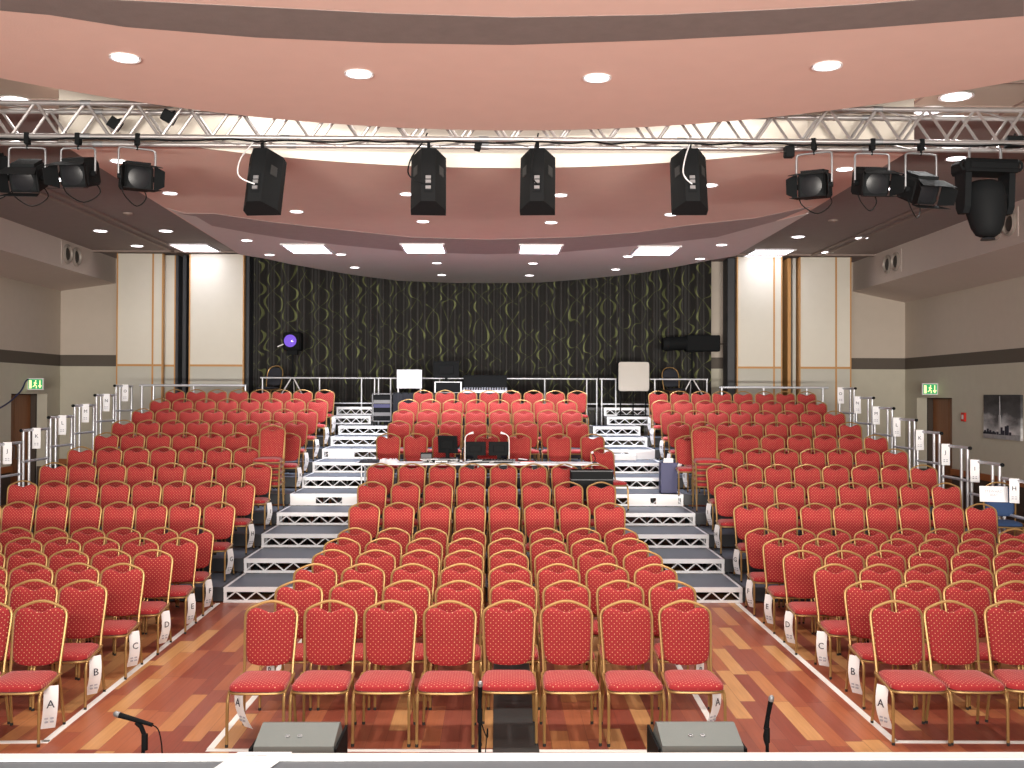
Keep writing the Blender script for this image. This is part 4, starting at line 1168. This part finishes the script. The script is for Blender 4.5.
# ------------------------------------------------------------------ theatre lanterns
def lantern(px, py, rz, tilt, label):
    q = at_y(px, py, TYC-TD)
    top = TB-q.z+.03
    t = thing('theatre_lantern', label, 'theatre lantern', (q.x, TYC-TD, q.z), rz, 'lanterns hanging from the truss')
    MB().box(-.025, .025, -.04, .04, top-.12, top-.0, ch=.006).tube([(0, 0, top-.1), (0, 0, top-.17)], .012, 8).build('clamp', 'black', t)
    yk = top-.155
    MB().tube(spline([(-.185, 0, 0), (-.185, 0, yk-.05), (-.17, 0, yk-.01), (-.12, 0, yk), (.12, 0, yk), (.17, 0, yk-.01), (.185, 0, yk-.05), (.185, 0, 0)], 3), .011, 8).build('yoke', 'silver', t, smooth=50)
    T = Matrix.Rotation(tilt, 4, 'X')
    MB().box(-.15, .15, -.12, .22, -.13, .13, T=T, ch=.03).box(-.12, .12, -.08, .18, .13, .165, T=T).build('lamp_housing', 'black2', t)
    MB().lathe([(.11, -.124), (.075, -.132), (.03, -.135)], 22, axis='y', T=T).build('lens', 'glass', t, smooth=60)
    mb = MB()
    for s in (-1, 1): mb.cyl((s*.15, 0, 0), (s*.195, 0, 0), .03, 10, T=T)
    mb.build('pivot_knob', 'black', t)
    a, b, L = .15, .135, .19
    fl = .05
    for nm_, quad in (('top', [(-a, -.125, b), (a, -.125, b), (a+fl*.9, -.125-L, b-fl*.5), (-a-fl*.9, -.125-L, b-fl*.5)]), ('bottom', [(-a, -.125, -b), (a, -.125, -b), (a+fl*.8, -.125-L, -b+fl*.3), (-a-fl*.8, -.125-L, -b+fl*.3)]),
                      ('left', [(-a, -.125, -b), (-a, -.125, b), (-a-fl*1.3, -.125-L, b*.55), (-a-fl*1.3, -.125-L, -b*.6)]), ('right', [(a, -.125, -b), (a, -.125, b), (a+fl*1.3, -.125-L, b*.55), (a+fl*1.3, -.125-L, -b*.6)])):
        nrm = (Vector(quad[1])-Vector(quad[0])).cross(Vector(quad[3])-Vector(quad[0])).normalized()*.003
        vs = [Vector(p)+nrm for p in quad]+[Vector(p)-nrm for p in quad]
        MB().add(vs, [(0, 1, 2, 3), (7, 6, 5, 4), (0, 4, 5, 1), (1, 5, 6, 2), (2, 6, 7, 3), (3, 7, 4, 0)], T=T).build('barn_door', 'black2', t)
    MB().tube(spline([(.05, .2, 0), (.14, .22, -.15), (.02, .1, -.28), (-.12, .0, -.2), (-.16, 0, -.1)], 5), .006, 6).build('safety_cable', 'black', t, smooth=60)
    return t
lantern(27, 178, R(4), R(24), 'leftmost full theatre lantern under the left end of truss')
lantern(78, 174, R(-4), R(16), 'theatre lantern second from left under the truss')
lantern(137, 178, R(30), R(8), 'theatre lantern third from left, turned towards the right')
lantern(-14, 172, R(-30), R(20), 'theatre lantern cut by the left edge of the picture')
lantern(814, 186, R(-30), R(8), 'theatre lantern nearest the right hanging loudspeaker, turned left')
lantern(872, 183, R(2), R(14), 'middle theatre lantern of three under right truss half')
lantern(921, 190, R(12), R(24), 'theatre lantern beside the moving head lamp')
# moving head
q = at_y(985, 170, TYC-.05)
t = thing('moving_head_light', 'big black moving head lamp hanging at right end of truss', 'moving light', (q.x, TYC-.05, q.z), R(6), None)
top = TB-q.z
MB().box(-.31, .31, -.17, .17, -.05, .09, ch=.03).box(-.27, .27, -.19, .19, -.02, .05, ch=.01).build('base_box', 'black', t)
mb = MB()
for s in (-1, 1): mb.tube(spline([(s*.18, 0, .09), (s*.18, 0, top-.05), (s*.15, .0, top-.01)], 3), .014, 8)
mb.build('clamp', 'silver', t, smooth=40)
for s in (-1, 1):
    MB().tube(spline([(s*.31, -.12, -.03), (s*.345, -.12, .0), (s*.345, -.12, .05), (s*.31, -.12, .08)], 3), .014, 8).build('handle', 'black2', t, smooth=40)
    MB().prism([(-.11, 0), (-.09, -.36), (-.05, -.43), (.05, -.43), (.09, -.36), (.11, 0)], s*.25-.035, s*.25+.035, 'x', T=Matrix.Translation((0, 0, -.05))).build('yoke_arm', 'black', t)
MB().tube([(0, .02, -.12), (0, .02, -.17), (0, 0, -.3), (0, -.02, -.45), (0, -.04, -.62), (0, -.05, -.70), (0, -.05, -.73)], [.12, .19, .215, .205, .165, .125, .08], 22).build('lamp_head', 'black', t, smooth=60)
MB().lathe([(.075, 0), (.07, .02), (.03, .03)], 18, T=Matrix.Translation((0, -.05, -.765))).build('lens', 'glass', t, smooth=60)

# ------------------------------------------------------------------ hanging loudspeakers
def speaker(px, rz, label, cab='black2'):
    q = at_y(px, 181, TYC+.05)
    t = thing('hanging_loudspeaker', label, 'loudspeaker', (q.x, TYC+.05, q.z), rz, 'loudspeakers hanging from the truss')
    T = Matrix.Rotation(R(-17), 4, 'X')
    # plan (x, y): narrow rear towards the camera, wide front towards the seats
    plan = [(-.075, -.16), (.075, -.16), (.19, .05), (.19, .17), (-.19, .17), (-.19, .05)]
    MB().prism(plan, -.325, .31, 'z', T=T).build('cabinet', cab, t)
    MB().box(-.185, .185, .171, .182, -.31, .3, T=T).build('grille', 'black', t)
    MB().box(-.045, .045, -.168, -.161, -.22, -.0, T=T).build('connector_panel', 'black', t)
    mb = MB()
    for zz in (-.05, -.10, -.17): mb.box(-.028, .028, -.182, -.168, zz-.018, zz+.018, T=T)
    mb.build('plug', 'silver', t)
    for s in (-1, 1):
        T2 = T @ Matrix.Translation((s*.137, -.048, .09)) @ Matrix.Rotation(s*R(61.3), 4, 'Z')
        MB().box(-.045, .045, -.007, .003, -.055, .055, T=T2, ch=.004).build('handle_recess', 'rubber', t)
    MB().tube([(0, .0, .29), (0, .01, .36), (0, -.02, .46)], .018, 8).box(-.05, .05, -.05, .05, .30, .33).build('bracket', 'black', t)
    return t
def spk_cable(px, label, side, m):
    q = at_y(px, 181, TYC+.05)
    P = [(0, -.2, .47), (side*.06, -.19, .36), (side*.16, -.25, .2), (side*.20, -.25, .05), (side*.15, -.26, -.03), (side*.03, -.21, -.075)]
    o = MB().tube(spline([Vector(q)+Vector(p) for p in P], 6), .008, 6).build('speaker_cable', m, smooth=60)
    tag(o, label, 'cable', 'loudspeaker cables')
for px, rz, nm, sd, cm in ((262, R(-7), 'leftmost hanging black loudspeaker under the truss', -1, 'cable_white'), (428.5, R(3), 'hanging black loudspeaker left of the hall centre', -1, 'black'),
                       (537.5, R(-4), 'hanging black loudspeaker right of the hall centre', -.4, 'black'), (690, R(-3), 'rightmost hanging black loudspeaker under the truss', -.6, 'cable_white')):
    speaker(px, rz, nm); spk_cable(px, 'looping cable of the '+nm.replace('under the truss', '').strip(), sd, cm)
